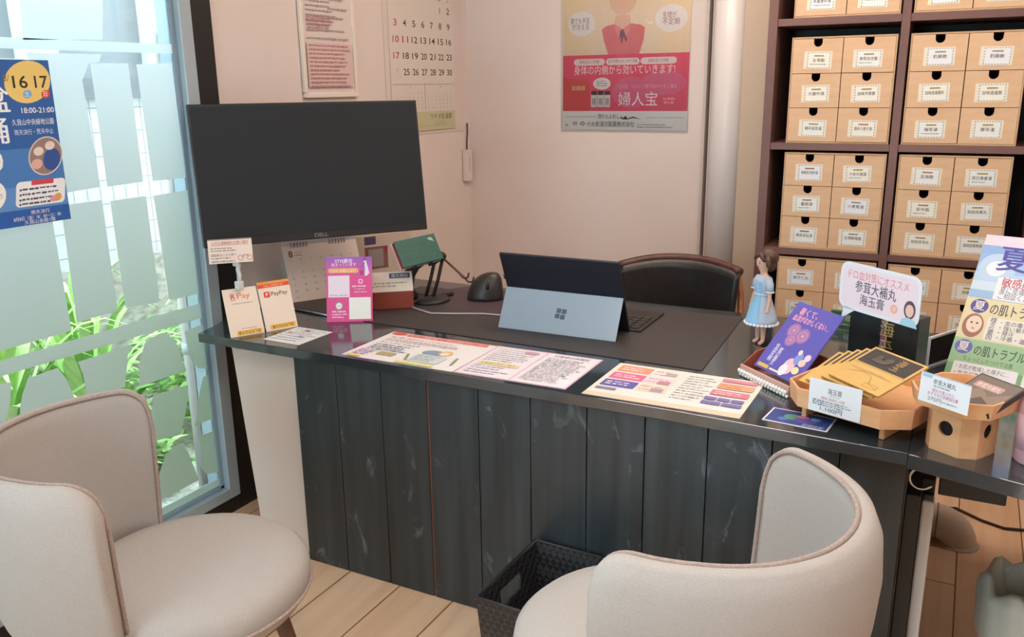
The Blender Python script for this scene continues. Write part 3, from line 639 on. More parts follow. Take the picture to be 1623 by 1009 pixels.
mb = MB(); mb.tube([(0, 0, 0.02), (0.006, 0, 0.05), (0.0, 0, 0.065), (0.010, -0.002, 0.085)], 0.007, mat('#d5d9dc', 0.15, 0, 0.8), 10); mb.build('neck', cl)
mb = MB(); mb.box(-0.008, 0.018, -0.014, -0.006, 0.078, 0.112, mat('#d5d9dc', 0.15, 0, 0.8)); mb.build('jaw', cl, 0.003)

# desk calendar, an easel of two boards
dc = thing('desk_calendar', 'white spiral desk calendar open at month 8, standing below the monitor', 'calendar', (-2.160, 2.374, TZ + 0.0112), R(59.4))
W_, H_ = 0.293, 0.214
mb, p = sheet(W_, H_, 0.0015, '#e6d2c4', (0, 0, 293, 214))
p.text('8', 20, 44, 26, '#7a3a2e', w=16, bold=0.02); p.text('AUGUST', 42, 30, 6, '#8d7a70', w=30); p.lines(42, 70, (36,), 5, '#a89489', 2)
for c in range(7):
    for r in range(6):
        dno = r * 7 + c - 4
        if 1 <= dno <= 31: p.text(str(dno), 22 + c * 40, 82 + r * 24, 8, '#b8655a' if c == 0 or dno == 11 else '#5d4f49', 'c')
    p.text('日月火水木金土'[c], 22 + c * 40, 58, 6, '#b8655a' if c == 0 else '#6d5f58', 'c')
o = mb.build('front_leaf', dc); o.rotation_euler = (R(-24.3), 0, 0)
ty_, tz_ = H_ * math.sin(R(24.3)), H_ * math.cos(R(24.3))
mb = MB(); mb.box(0, W_, 0, 0.0015, 0, H_, mat('#d9d2cc', 0.6)); o = mb.build('back_board', dc); o.location = (0, ty_ + 0.022, 0); o.rotation_euler = (R(6), 0, 0)
mb = MB()
for x0 in (0.035, 0.185):
    for k in range(6):
        x = x0 + 0.012 * k
        mb.tube([(x, ty_ + 0.001 + 0.007 * math.cos(a), tz_ + 0.001 + 0.009 * math.sin(a)) for a in [2 * math.pi * q / 12 for q in range(12)]], 0.0014, mat('#3a302c', 0.4), 6, closed=True)
mb.build('wire_binding', dc)

# pink social media stand
st = thing('sign_stand', 'pink and purple sign stand with white panels on the glossy counter', 'sign', (-1.890, 2.236, TZ + 0.0006), R(29.8))
W_, H_ = 0.156, 0.223
mb, p = sheet(W_, H_, 0.004, '#d95fa6', (1065, 202, 1455, 760))
cols = ['#a05cc0', '#ac5cbd', '#b95cb8', '#c65bb2', '#d158aa', '#da55a2', '#de529b', '#e05094']
for i, c in enumerate(cols): p.rect(1065, 202 + 26 * i, 1455, 760, c)
p.text('STIS薬位', 1215, 250, 28, '#f8eef6', 'c', w=150, bold=0.02); p.text('始まっています', 1215, 280, 24, '#f6e6f2', 'c', w=210, bold=0.01)
p.rrect(1080, 298, 1340, 340, 20, '#eeb077'); p.text('フォローお願いします！', 1210, 330, 20, '#fdf3ea', 'c', w=210)
p.rect(1080, 362, 1262, 548, '#ecdfee'); p.text('@uchida_wakanyaku', 1170, 536, 13, '#6d4f74', 'c', w=150)
p.rect(1256, 552, 1440, 738, '#eef1ec')
p.rrect(1338, 395, 1374, 432, 10, '#f5dcec'); p.rrect(1345, 402, 1367, 425, 7, '#da55a2'); p.lines(1285, 1435, (450,), 16, '#f3cfe2', 3); p.lines(1300, 1420, (476, 500), 10, '#eab4d3', 4)
p.oval(1170, 622, 34, 36, '#9a8f96'); p.oval(1170, 622, 26, 27, '#f2f0ef'); p.poly([(1160, 640), (1176, 636), (1158, 654)], '#f2f0ef'); p.text('LINE', 1170, 629, 13, '#7a9a80', 'c'); p.lines(1110, 1240, (664, 690, 714), 15, '#f3c3dc', 5)
p.poly([(1385, 235), (1405, 235), (1420, 290), (1432, 345), (1410, 368), (1392, 366), (1396, 300)], '#e8e2f0'); p.oval(1395, 222, 13, 16, '#8d4f7c'); p.poly([(1360, 290), (1392, 250), (1396, 262), (1366, 300)], '#8a5aa8'); p.rect(1355, 320, 1378, 360, '#9a3f7c')
o = mb.build('printed_panel', st); o.rotation_euler = (R(-17.7), 0, 0)
mb = MB(); mb.box(0, W_, 0.006, 0.075, 0, 0.003, M_CLEAR); mb.tube([(W_, 0.075, 0.0015), (W_, 0.085, 0.006), (W_, 0.088, 0.013)], 0.0015, M_CLEAR, 6); mb.build('foot', st)

# red box with a white label card leaning on it
rb = thing('medicine_box', 'brick red box with a white top label beside the phone holder', 'box', (-1.80, 2.455, TZ + 0.0035), R(38))
mb = MB(); mb.box(-0.10, 0.10, 0, 0.07, 0, 0.065, mat('#8d3f30', 0.5)); mb.build('carton', rb, 0.003)
mb = MB(); mb.x = Matrix.Translation((-0.10, 0.0, 0.0655)) @ Matrix.Rotation(R(-38), 4, 'X'); mb.box(0, 0.20, 0, 0.003, 0, 0.078, mat('#e3d8ca', 0.5))
p = Print(mb, 0.20, 0.078, (0, 0, 200, 78)); p.rect(118, 6, 192, 26, '#46566a'); p.text('漢方相談', 155, 21, 11, '#cdd3da', 'c', w=60); p.lines(20, 180, (42, 54), 6, '#a39688', 2); mb.build('label_card', rb)
# leaflet box behind
lb = thing('leaflet_box', 'beige leaflet box with picture panels standing by the wall under the monitor', 'box', (-2.06, 2.78, TZ + 0.0112), R(62))
mb = MB(); mb.box(-0.15, 0.15, 0, 0.07, 0, 0.20, mat('#d9c2b0', 0.6)); p = Print(mb, 0.30, 0.20, (-150, 0, 150, 200)); mb.x = Matrix.Translation((-0.15, 0, 0))
p.rect(-60, 50, 40, 140, '#8f5f58'); p.rect(-45, 60, 20, 130, '#a5938c'); p.poly([(20, 60), (40, 50), (40, 90)], '#a23c48'); p.lines(-140, 130, (165,), 12, '#b59a88', 4); p.rect(-60, 8, -10, 40, '#5b4a6a'); mb.build('carton', lb, 0.003)
mb = MB(); mb.box(-0.13, 0.13, 0.012, 0.06, 0.2003, 0.235, mat('#cfc3ba', 0.6)); p = Print(mb, 0.26, 0.035, (0, 0, 260, 35), 0.012); mb.x = Matrix.Translation((-0.13, 0, 0.2)); p.rect(40, 6, 120, 30, '#5f5a7a'); p.rect(170, 4, 176, 32, '#2d2a2a'); mb.build('leaflets', lb)

# phone holder with green wallet case
ph = thing('phone_holder', 'black jointed phone holder with two wire hooks standing on the desk', 'holder', (-1.735, 2.64, TZ + 0.0032), R(30))
mb = MB(); mb.lathe([(0.075, 0), (0.078, 0.004), (0.07, 0.012), (0.02, 0.016)], M_BLACKM, 32); mb.build('base', ph)
for dx in (-0.014, 0.014):
    mb = MB(); mb.tube([(dx, 0, 0.012), (dx + 0.02, 0.02, 0.075), (dx + 0.04, 0.03, 0.155)], 0.0065, M_BLACKM, 8); mb.build('arm', ph)
mb = MB(); mb.ball((0.04, 0.03, 0.16), 0.028, 0.02, 0.02, M_BLACKM); mb.build('joint', ph)
mb = MB(); mb.x = (Matrix.Translation(ph.location) @ Matrix.Rotation(R(30), 4, 'Z')).inverted() @ Matrix.Translation((-1.715, 2.455, 0.893)) @ Euler((R(-29), R(-3), R(70))).to_matrix().to_4x4()
mb.box(0.04, 0.16, 0.0255, 0.032, 0.0, 0.075, M_BLACKM); mb.box(0.05, 0.08, -0.006, 0.0255, -0.010, -0.002, M_BLACKM); mb.box(0.12, 0.15, -0.006, 0.0255, -0.010, -0.002, M_BLACKM); mb.build('cradle', ph, 0.002)
mb = MB(); mb.tube([(-0.05, -0.035, 0.016), (-0.075, -0.02, 0.05), (-0.07, 0.01, 0.10), (-0.035, 0.03, 0.15), (0.01, 0.03, 0.165)], [0.016, 0.02, 0.022, 0.018, 0.012], M_BLACKM, 12); mb.build('rear_arm', ph)
for k in (0, 1):
    z = 0.10 - 0.016 * k; q = 0.11 + 0.018 * k
    mb = MB(); mb.tube([(0.05, 0.0, 0.165), (q, -0.02, z + 0.01), (q + 0.02, -0.025, z - 0.012), (q + 0.035, -0.03, z - 0.010), (q + 0.040, -0.03, z + 0.008)], 0.004, mat('#4a2a22', 0.4), 8); mb.build('hook', ph)
mb = MB()
for a in (0.7, 2.2, 3.9): mb.tube([(0, 0, 0.01), (0.11 * math.cos(a), 0.11 * math.sin(a), 0.006)], 0.009, M_BLACKM, 8)
mb.build('foot', ph)
gf = thing('wallet_case', 'dark green wallet phone case with red lining resting in the black holder', 'phone case', (0, 0, 0))
W_, H_ = 0.178, 0.100
mb = MB(); mb.box(0, W_, 0, 0.005, 0, H_, noisy('green leatherette', '#28574c', '#2f6054', (60, 60, 60), 0.5)); p = Print(mb, W_, H_, (47, 0, 225, 105)); p.poly([(188, 14), (204, 12), (210, 22), (212, 34), (206, 26), (198, 24), (192, 20)], '#9fb8ae'); mb.build('front_cover', gf, 0.002)
mb = MB(); mb.box(0.002, W_ - 0.004, 0.0052, 0.020, 0.002, H_ - 0.002, mat('#a33048', 0.5)); mb.build('inner_wallet', gf, 0.002)
mb = MB(); mb.box(0, W_, 0.0202, 0.025, 0, H_, mat('#d9c3c0', 0.5)); mb.build('back_cover', gf, 0.002)
gf.location = (-1.715, 2.455, 0.893); gf.rotation_euler = (R(-29), R(-3), R(70))

# mouse, cable, tablet, keyboard
ms = thing('vertical_mouse', 'dark vertical mouse on the desk left of the tablet', 'mouse', (-1.555, 2.745, TZ + 0.0032), R(25))
mb = MB(); vs = []; fs = []; nU, nV = 24, 12
for j in range(nV + 1):
    t = j / nV; cz = math.cos(t * math.pi / 2) ** 0.75 if t < 1 else 0.02; zz = 0.100 * math.sin(t * math.pi / 2)
    for k in range(nU):
        a = 2 * math.pi * k / nU; vs.append((0.068 * cz * math.cos(a) + 0.30 * zz * t, 0.050 * cz * math.sin(a) + 0.10 * zz, zz))
for j in range(nV):
    for k in range(nU): fs.append((j * nU + k, j * nU + (k + 1) % nU, (j + 1) * nU + (k + 1) % nU, (j + 1) * nU + k))
fs += [list(range(nU))[::-1], list(range(nV * nU, (nV + 1) * nU))]
mb.add(vs, fs, noisy('grey rubber shell', '#2c2827', '#353130', (80, 80, 80), 0.38), True); mb.build('shell', ms)
mb = MB(); mb.tube([(0.012, -0.040, 0.045), (0.012, -0.036, 0.060), (0.016, -0.030, 0.072)], 0.006, M_BLACKP, 8); mb.build('scroll_wheel', ms)
mb = MB(); mb.prism([(-1.84, 2.72), (-1.46, 2.50), (-1.40, 2.60), (-1.45, 2.905), (-1.72, 2.905)], TZ + 0.0031, TZ + 0.0032, mat('#4c3c42', 0.6)); tag(mb.build('mouse_pad'), 'thin purplish mouse pad under the vertical mouse', 'mouse pad')
pts = [(-1.80, 2.56), (-1.70, 2.50), (-1.62, 2.47), (-1.54, 2.50), (-1.45, 2.54), (-1.37, 2.55), (-1.30, 2.56), (-1.25, 2.57)]
mb = MB(); mb.tube([(x, y, TZ + 0.0065) for x, y in pts], 0.0032, mat('#b9a9b4', 0.4), 8); tag(mb.build('charging_cable'), 'thin pale cable running across the desk to the tablet', 'cable')

tb = thing('tablet_computer', 'black tablet computer propped on its grey kickstand, back towards the room', 'tablet', (-1.325, 2.419, TZ + 0.0032), R(0.4))
W_, H_ = 0.412, 0.141
mb = MB(); mb.box(0, W_, 0, 0.003, 0, H_, mat('#a3b2c0', 0.42, 0.3)); p = Print(mb, W_, H_, (98, 252, 722, 470))
for (x, y) in ((398, 345), (426, 347), (394, 373), (422, 376)): p.rect(x - 2, y - 8, x + 22, y + 16, '#55606a')
o = mb.build('kickstand', tb, 0.0015); o.rotation_euler = (R(-27.8), 0, 0)
hy, hz_ = H_ * math.sin(R(27.8)), H_ * math.cos(R(27.8))
# slab: from hinge up and back towards us, down behind
tl = R(20)
Ht = 0.275; low = 0.144
mb = MB(); mb.box(0, W_, 0.0, 0.010, 0, Ht, mat('#2c3039', 0.4, 0.4)); mb.box(-0.006, -0.0, 0.002, 0.008, 0.17, 0.19, M_CHROME)
o = mb.build('tablet_body', tb, 0.002); o.location = (0, hy + 0.0035 + low * math.sin(R(24)), hz_ - low * math.cos(R(24))); o.rotation_euler = (R(24), 0, 0)
mb = MB(); mb.box(0.008, W_ - 0.008, 0.0101, 0.0106, 0.008, Ht - 0.008, M_SCREEN); m2 = mb.build('screen', o)
kb = thing('keyboard', 'thin black detachable keyboard lying behind the tablet', 'keyboard', (-1.318, 2.551, TZ + 0.0032), R(0.4))
mb = MB(); mb.box(0.02, 0.44, 0, 0.25, 0.0, 0.006, M_BLACKM); mb.build('deck', kb, 0.002)
mb = MB()
for r in range(5):
    for c in range(13): mb.box(0.032 + c * 0.0305, 0.032 + c * 0.0305 + 0.026, 0.02 + r * 0.03, 0.02 + r * 0.03 + 0.025, 0.006, 0.0085, mat('#2f2d2c', 0.5))
mb.build('keys', kb)

# ------------------------------------------------------------------ flyers lying on the counter
def flat(name, label, cat, x0, x1, y0, y1, rz, base, fr, draw, z=TZ + 0.0004, group=None):
    mb, p = sheet(x1 - x0, y1 - y0, 0.0008, base, fr); draw(p); o = mb.build(name); place(o, (x0, y0, z + 0.0008), rz, 90); return tag(o, label, cat, group)
def fa(p):
    p.rect(0, 0, 406, 4, '#d8a9ad'); p.oval(36, 16, 30, 14, '#d9574f'); p.rrect(70, 6, 380, 30, 8, '#d86a60'); p.text('今どうして頭痛や肩こり、だるさが続くのでしょうか？', 225, 25, 14, '#f6e2dc', 'c', w=290)
    p.text('体に悪い血がたまっているのかも？', 30, 60, 15, '#b54a55', w=250); p.lines(30, 380, (70, 84), 7, '#b58a8a', 3); p.text('チェックしてみよう', 30, 118, 15, '#4f5f78', w=150)
    p.lines(30, 200, (130, 146, 162, 178), 8, '#6d7888', 4); p.oval(262, 150, 40, 26, '#8aa0b8'); p.oval(300, 138, 22, 24, '#e0c27a'); p.oval(300, 145, 15, 14, '#f2e2d4')
    p.rrect(96, 196, 160, 228, 6, '#b5a878'); p.rrect(220, 170, 330, 240, 10, '#cfdad8'); p.lines(228, 322, (180, 194, 208, 222), 7, '#8fa3a3', 5)
    for k in range(5): p.oval(195 + 5 * k, 190 + 11 * k, 5, 5, '#8a9a6a'); p.oval(360 + 3 * k, 170 + 13 * k, 5, 5, '#8a9a6a')
    p.lines(20, 90, (196, 210, 224, 238), 8, '#c9a0c0', 6); p.rrect(195, 250, 330, 268, 6, '#e2da8a'); p.oval(40, 262, 26, 8, '#ecd06a')
def fb(p):
    p.rect(0, 0, 340, 6, '#dfb6c6'); p.rect(0, 0, 5, 270, '#dfb6c6'); p.rect(335, 0, 340, 270, '#dfb6c6'); p.rect(168, 0, 173, 270, '#dfb6c6'); p.rect(0, 264, 340, 270, '#dfb6c6')
    p.lines(20, 150, (22, 40, 58, 76, 94, 112, 130), 7, '#b5b0b6', 7); p.oval(128, 30, 24, 12, '#cfa0b4'); p.rrect(20, 150, 150, 176, 6, '#e6d9a2'); p.text('お客様の声をご紹介', 85, 169, 14, '#8a7660', 'c', w=110); p.lines(20, 150, (186, 204, 224, 242), 8, '#bdb2c4', 8)
    p.text('お客様の体験談', 255, 34, 15, '#8a7a84', 'c', w=110); p.lines(190, 322, (50, 66, 82, 98, 114, 130, 146, 162, 178, 194, 210, 226, 242), 7, '#b5b0b6', 9)
def fc(p):
    p.rect(0, 0, 405, 280, '#ece0d2'); p.rect(0, 252, 405, 280, '#e2cbb4'); p.rect(10, 10, 190, 250, '#eae2dc'); p.rect(200, 10, 395, 250, '#e6e2de')
    for (y, c, c2) in ((16, '#e39a7e', '#e8e2dc'), (80, '#df6f98', '#ead2da'), (144, '#5f5fae', '#e0d8c0')):
        p.rrect(14, y, 108, y + 54, 5, c); p.rrect(112, y, 190, y + 54, 5, c2); p.lines(24, 98, (y + 14, y + 30), 8, '#f3dcd8', y); p.lines(118, 182, (y + 12, y + 36), 8, '#c79aa6', y + 1)
    p.rect(150, 104, 182, 132, '#c48a96'); p.rect(150, 168, 184, 194, '#b096a8'); p.rect(150, 34, 180, 60, '#b9a8a4'); p.rect(14, 210, 70, 228, '#8a7e8e')
    p.lines(210, 290, (30, 50, 70, 90, 110, 130, 150, 170, 190, 210), 6, '#aab0aa', 11)
    p.rect(300, 16, 392, 40, '#d68898'); p.rrect(300, 52, 392, 96, 4, '#e6a885'); p.rrect(296, 112, 392, 150, 4, '#e07f8c'); p.lines(306, 386, (122, 136), 7, '#f1cdd0', 12); p.lines(306, 386, (64, 80), 7, '#c97e5a', 13)
    for q in (0, 1, 2): p.rect(292 + 34 * q, 168, 322 + 34 * q, 190, '#7d74ac')
    for q in (0, 1): p.rect(292 + 52 * q, 200, 340 + 52 * q, 222, '#7d74ac')
flat('flyer', 'white flyer with a red heading band lying on the counter front strip, left', 'flyer', -1.612, -1.224, 1.962, 2.235, 0.0, '#ebe9e8', (0, 0, 406, 270), fa, group='flyers on the counter')
flat('flyer', 'pink bordered two-column handwritten flyer lying in the middle of the counter edge', 'flyer', -1.221, -0.878, 1.962, 2.238, 0.6, '#e9e4ea', (0, 0, 340, 270), fb, group='flyers on the counter')
flat('flyer', 'cream flyer with orange, pink and purple blocks lying at the right part of counter', 'flyer', -0.828, -0.420, 1.956, 2.238, -0.3, '#ece0d2', (0, 0, 405, 280), fc, group='flyers on the counter')
def fd(p):
    p.lines(10, 170, (14, 34, 54, 74, 96, 118, 140), 8, '#a4aab0', 20); p.rect(70, 22, 92, 36, '#b86a64'); p.rect(20, 60, 44, 74, '#c9a5a0'); p.rect(100, 90, 126, 100, '#8fa0b0')
flat('note_sheet', 'small white printed sheet lying beside the payment stands', 'sheet', -1.944, -1.795, 1.985, 2.148, -1, '#e4e8ea', (0, 0, 180, 170), fd)
def fe(p):
    p.rect(0, 0, 150, 90, '#e6e2ea'); p.rect(4, 4, 146, 86, '#35488a'); p.oval(60, 40, 22, 18, '#5f9a7a'); p.oval(90, 50, 26, 16, '#6a5aa8'); p.oval(80, 30, 14, 10, '#c87aa0'); p.oval(40, 60, 12, 9, '#4a7ab8'); p.oval(110, 32, 12, 9, '#7ab0c8'); p.lines(90, 140, (70, 78), 4, '#c9d0e4', 2)
flat('postcard', 'dark blue colourful postcard lying in front of the wooden tray', 'postcard', -0.372, -0.222, 1.972, 2.065, -6, '#e6e2ea', (0, 0, 150, 90), fe)

# ------------------------------------------------------------------ things on the walls
nt = thing('framed_notice', 'white frame with a pinkish printed notice on the left wall beside the calendar', 'notice', (XL + 0.002, 2.650, 1.468), R(90))
W_, H_ = 0.33, 0.62
mb = MB()
for (a, b, c, d) in ((0, W_, 0, 0.018), (0, W_, H_ - 0.018, H_), (0, 0.018, 0.018, H_ - 0.018), (W_ - 0.018, W_, 0.018, H_ - 0.018)): mb.box(a, b, -0.014, 0, c, d, mat('#e6dccf', 0.45))
mb.build('frame', nt, 0.003)
mb = MB(); mb.x = Matrix.Translation((0.018, -0.006, 0.018)); mb.box(0, W_ - 0.036, 0, 0.004, 0, H_ - 0.036, mat('#ddd0cb', 0.5)); p = Print(mb, W_ - 0.036, H_ - 0.036, (0, 0, 290, 580))
p.lines(20, 200, tuple(range(20, 330, 17)), 7, '#ab9691', 3); p.lines(150, 270, tuple(range(60, 330, 34)), 7, '#ab9691', 4); p.lines(20, 270, (345, 375), 7, '#ab9691', 5); p.rect(10, 395, 280, 560, '#d9bfbc')
p.lines(20, 200, tuple(range(300, 340, 12)), 6, '#b98082', 8); p.lines(20, 270, tuple(range(402, 560, 15)), 7, '#b98582', 6); mb.build('printed_sheet', nt)

bs = MB(); bs.box(0, 0.66, 0, 0.002, 0, 0.8, mat('#dccdc6', 0.5)); tag(place(bs.build('backing_sheet'), (XL + 0.003, 3.19, 1.292), 90, 0), 'large pale sheet on the left wall behind the wall calendar', 'sheet')
wc = thing('wall_calendar', 'large white wall calendar with rows of black and red dates', 'calendar', (XL + 0.0065, 3.225, 1.305), R(90))
W_, H_ = 0.53, 0.76
mb, p = sheet(W_, H_, 0.002, '#dcd2c9', (790, -400, 1250, 940))
for r, row in enumerate(([None] * 5 + [1, 2], range(3, 10), range(10, 17), range(17, 24), [None] + list(range(25, 31)))):
    for c, d_ in enumerate(row):
        if d_ is None: continue
        p.text(str(d_), 832 + c * 63.5, 18 + 122 * r - 8, 52, '#b8473f' if c == 0 or d_ == 11 else '#4b3c38', 'c', w=(None if d_ == 1 else 21 if d_ < 10 else 40), bold=0.008)
p.text('24', 832, 470, 22, '#cfa9a0', 'c'); p.text('31', 850, 520, 18, '#cfa9a0', 'c')
for c in range(7): p.text('日月火水木金土'[c], 832 + c * 63.5, -90, 30, '#b8473f' if c == 0 else '#4b3c38', 'c')
p.text('8', 1020, -150, 170, '#4b3c38', 'c', bold=0.01)
p.rect(795, 566, 1245, 570, '#b4a594'); p.rect(1018, 572, 1022, 770, '#b4a594')
for b_ in (0, 1):
    p.text(('9', '10')[b_], 915 + 220 * b_, 598, 18, '#8a7a6e', 'c')
    for r in range(5):
        for c in range(7):
            if r * 7 + c > 1: p.text(str((r * 7 + c - 1)), 822 + 220 * b_ + c * 29, 645 + 29 * r, 14, '#a09084', 'c')
p.rect(795, 785, 1245, 935, '#c3c19a'); p.text('ウチダ和漢薬', 1135, 850, 40, '#6b6048', 'c', w=165, bold=0.01); p.lines(1080, 1190, (868, 886), 7, '#a09c78', 3); p.rect(835, 900, 1180, 903, '#9c9874')
mb.build('date_sheet', wc)
mb = MB(); mb.box(0.0, W_, -0.004, 0.003, H_, H_ + 0.025, mat('#b8b29a', 0.5)); mb.build('header_strip', wc)
rm = thing('hanging_sensor', 'small white stick device hanging by a black strap near the wall corner', 'device', (XL + 0.004, 3.845, 1.04), R(90))
mb = MB(); mb.box(-0.026, 0.026, -0.024, 0, 0, 0.155, mat('#e3d6cf', 0.4)); mb.box(-0.002, 0.003, -0.025, -0.024, 0.05, 0.12, mat('#b5a39b', 0.5)); mb.build('body', rm, 0.006, 3)
mb = MB(); mb.tube([(-0.002, -0.012, 0.155), (0.002, -0.010, 0.19), (0.018, -0.006, 0.245), (0.020, -0.004, 0.285)], 0.0035, M_BLACKM, 8); mb.build('strap', rm)

po = thing('medicine_poster', 'pink and beige medicine poster with a woman in pink on the back wall', 'poster', (-1.758, YB - 0.004, 1.298))
W_, H_ = 0.612, 0.84
mb, p = sheet(W_, H_, 0.002, '#ebe1da', (135, -540, 1003, 872)); p.rect(135, -540, 1003, 872, '#ebe1da')
p.rect(137, -540, 1003, 304, '#e8cda9'); p.oval(430, 60, 150, 290, '#e6cfb4'); p.oval(690, 40, 160, 290, '#e6cfb4')
p.poly([(505, 20), (605, 20), (612, 80), (600, 110), (510, 110), (500, 80)], '#dfb49c'); p.oval(555, -130, 100, 150, '#e2b9a0'); p.poly([(440, -120), (450, -260), (555, -330), (660, -260), (672, -100), (640, -200), (555, -240), (470, -200)], '#4f3428')
p.poly([(412, 120), (440, 95), (500, 82), (555, 118), (610, 82), (672, 92), (706, 115), (700, 200), (672, 304), (460, 304), (430, 210)], '#db7a7c'); p.poly([(500, 82), (555, 118), (540, 190), (505, 130)], '#e08c8a'); p.poly([(610, 82), (555, 118), (572, 190), (606, 130)], '#e08c8a')
p.poly([(540, 130), (560, 122), (590, 200), (580, 215), (562, 170), (556, 225), (544, 220), (548, 170), (534, 200)], '#7d4f5f')
p.oval(270, 70, 95, 92, '#e6dcd6'); p.poly([(330, 130), (385, 108), (345, 100)], '#e6dcd6'); p.text('夏でも手足', 260, 66, 36, '#7a5850', 'c', w=135); p.text('が冷える', 262, 112, 38, '#7a5850', 'c', w=120)
p.oval(878, 58, 105, 98, '#e6dcd6'); p.oval(742, 84, 20, 12, '#e6dcd6'); p.oval(712, 66, 11, 7, '#e6dcd6'); p.text('生理が', 866, 52, 36, '#9a5560', 'c', w=90); p.text('不定期', 876, 100, 38, '#9a5560', 'c', w=112)
p.rect(137, 304, 1003, 728, '#e4506a'); p.poly([(137, 470), (330, 500), (340, 728), (137, 728)], '#d94a4c'); p.oval(620, 590, 130, 120, '#dd6484'); p.oval(840, 520, 150, 90, '#dd6484')
for a, b in ((217, 438), (446, 676), (682, 922)):
    p.rrect(a, 332, b, 382, 24, '#ead4ce')
p.text('身体のはたらき改善', 327, 366, 22, '#8a4a50', 'c', w=140); p.text('血行不順をあたためて改善', 560, 366, 22, '#8a4a50', 'c', w=200); p.text('血液の巡りを改善', 800, 366, 22, '#8a4a50', 'c', w=135)
p.text('身体の内側から効いていきます!', 566, 446, 56, '#f5e6e4', 'c', w=695)
p.oval(418, 520, 62, 46, '#eadcd8'); p.lines(382, 460, (500, 516, 532), 9, '#a08a8a', 3); p.rect(206, 536, 298, 568, '#e8b27a'); p.text('婦人宝', 252, 562, 22, '#a8452f', 'c', w=70)
for k in range(3):
    x = 342 + 47 * k; p.rrect(x, 600, x + 43, 698, 6, '#d9cfc8'); p.rrect(x + 2, 575, x + 41, 606, 5, '#4c3836'); p.rect(x + 8, 630, x + 36, 680, '#b0a09a')
p.text('1日2回、シロップ薬で飲みやすい量を', 730, 556, 26, '#eca8b4', 'c', w=400); p.text('婦人宝', 668, 680, 84, '#f7ecea', 'c', w=266, bold=0.004); p.text('第２類医薬品', 880, 645, 15, '#eecdd2', 'c', w=78); p.text('婦人薬', 878, 672, 15, '#eecdd2', 'c', w=66)
p.rect(155, 770, 385, 773, '#9a908a'); p.rect(730, 776, 985, 779, '#9a908a'); p.text('隠れもよおし', 470, 784, 30, '#33302f', 'c', w=150, bold=0.004)
p.poly([(550, 782), (560, 765), (566, 784), (590, 764), (600, 785), (640, 770), (695, 790), (640, 781), (600, 792), (566, 790)], '#33302f')
p.poly([(262, 825), (282, 808), (302, 825), (282, 842)], '#4a4441'); p.poly([(270, 825), (282, 815), (294, 825), (282, 835)], '#ebe1da'); p.text('製造', 228, 835, 22, '#4a4441', 'c', w=30); p.text('小太郎漢方製薬株式会社', 482, 845, 34, '#3f3a38', 'c', w=335); p.lines(670, 915, (828, 846), 7, '#8f8680', 3); p.oval(166, 838, 10, 9, '#c9a287')
mb.build('printed_sheet', po)
mb = MB(); mb.add([(-0.006, -0.003, -0.004), (W_ + 0.006, -0.003, -0.004), (W_ + 0.006, -0.003, H_), (-0.006, -0.003, H_)], [(0, 1, 2, 3)], M_CLEAR); mb.build('clear_sleeve', po)

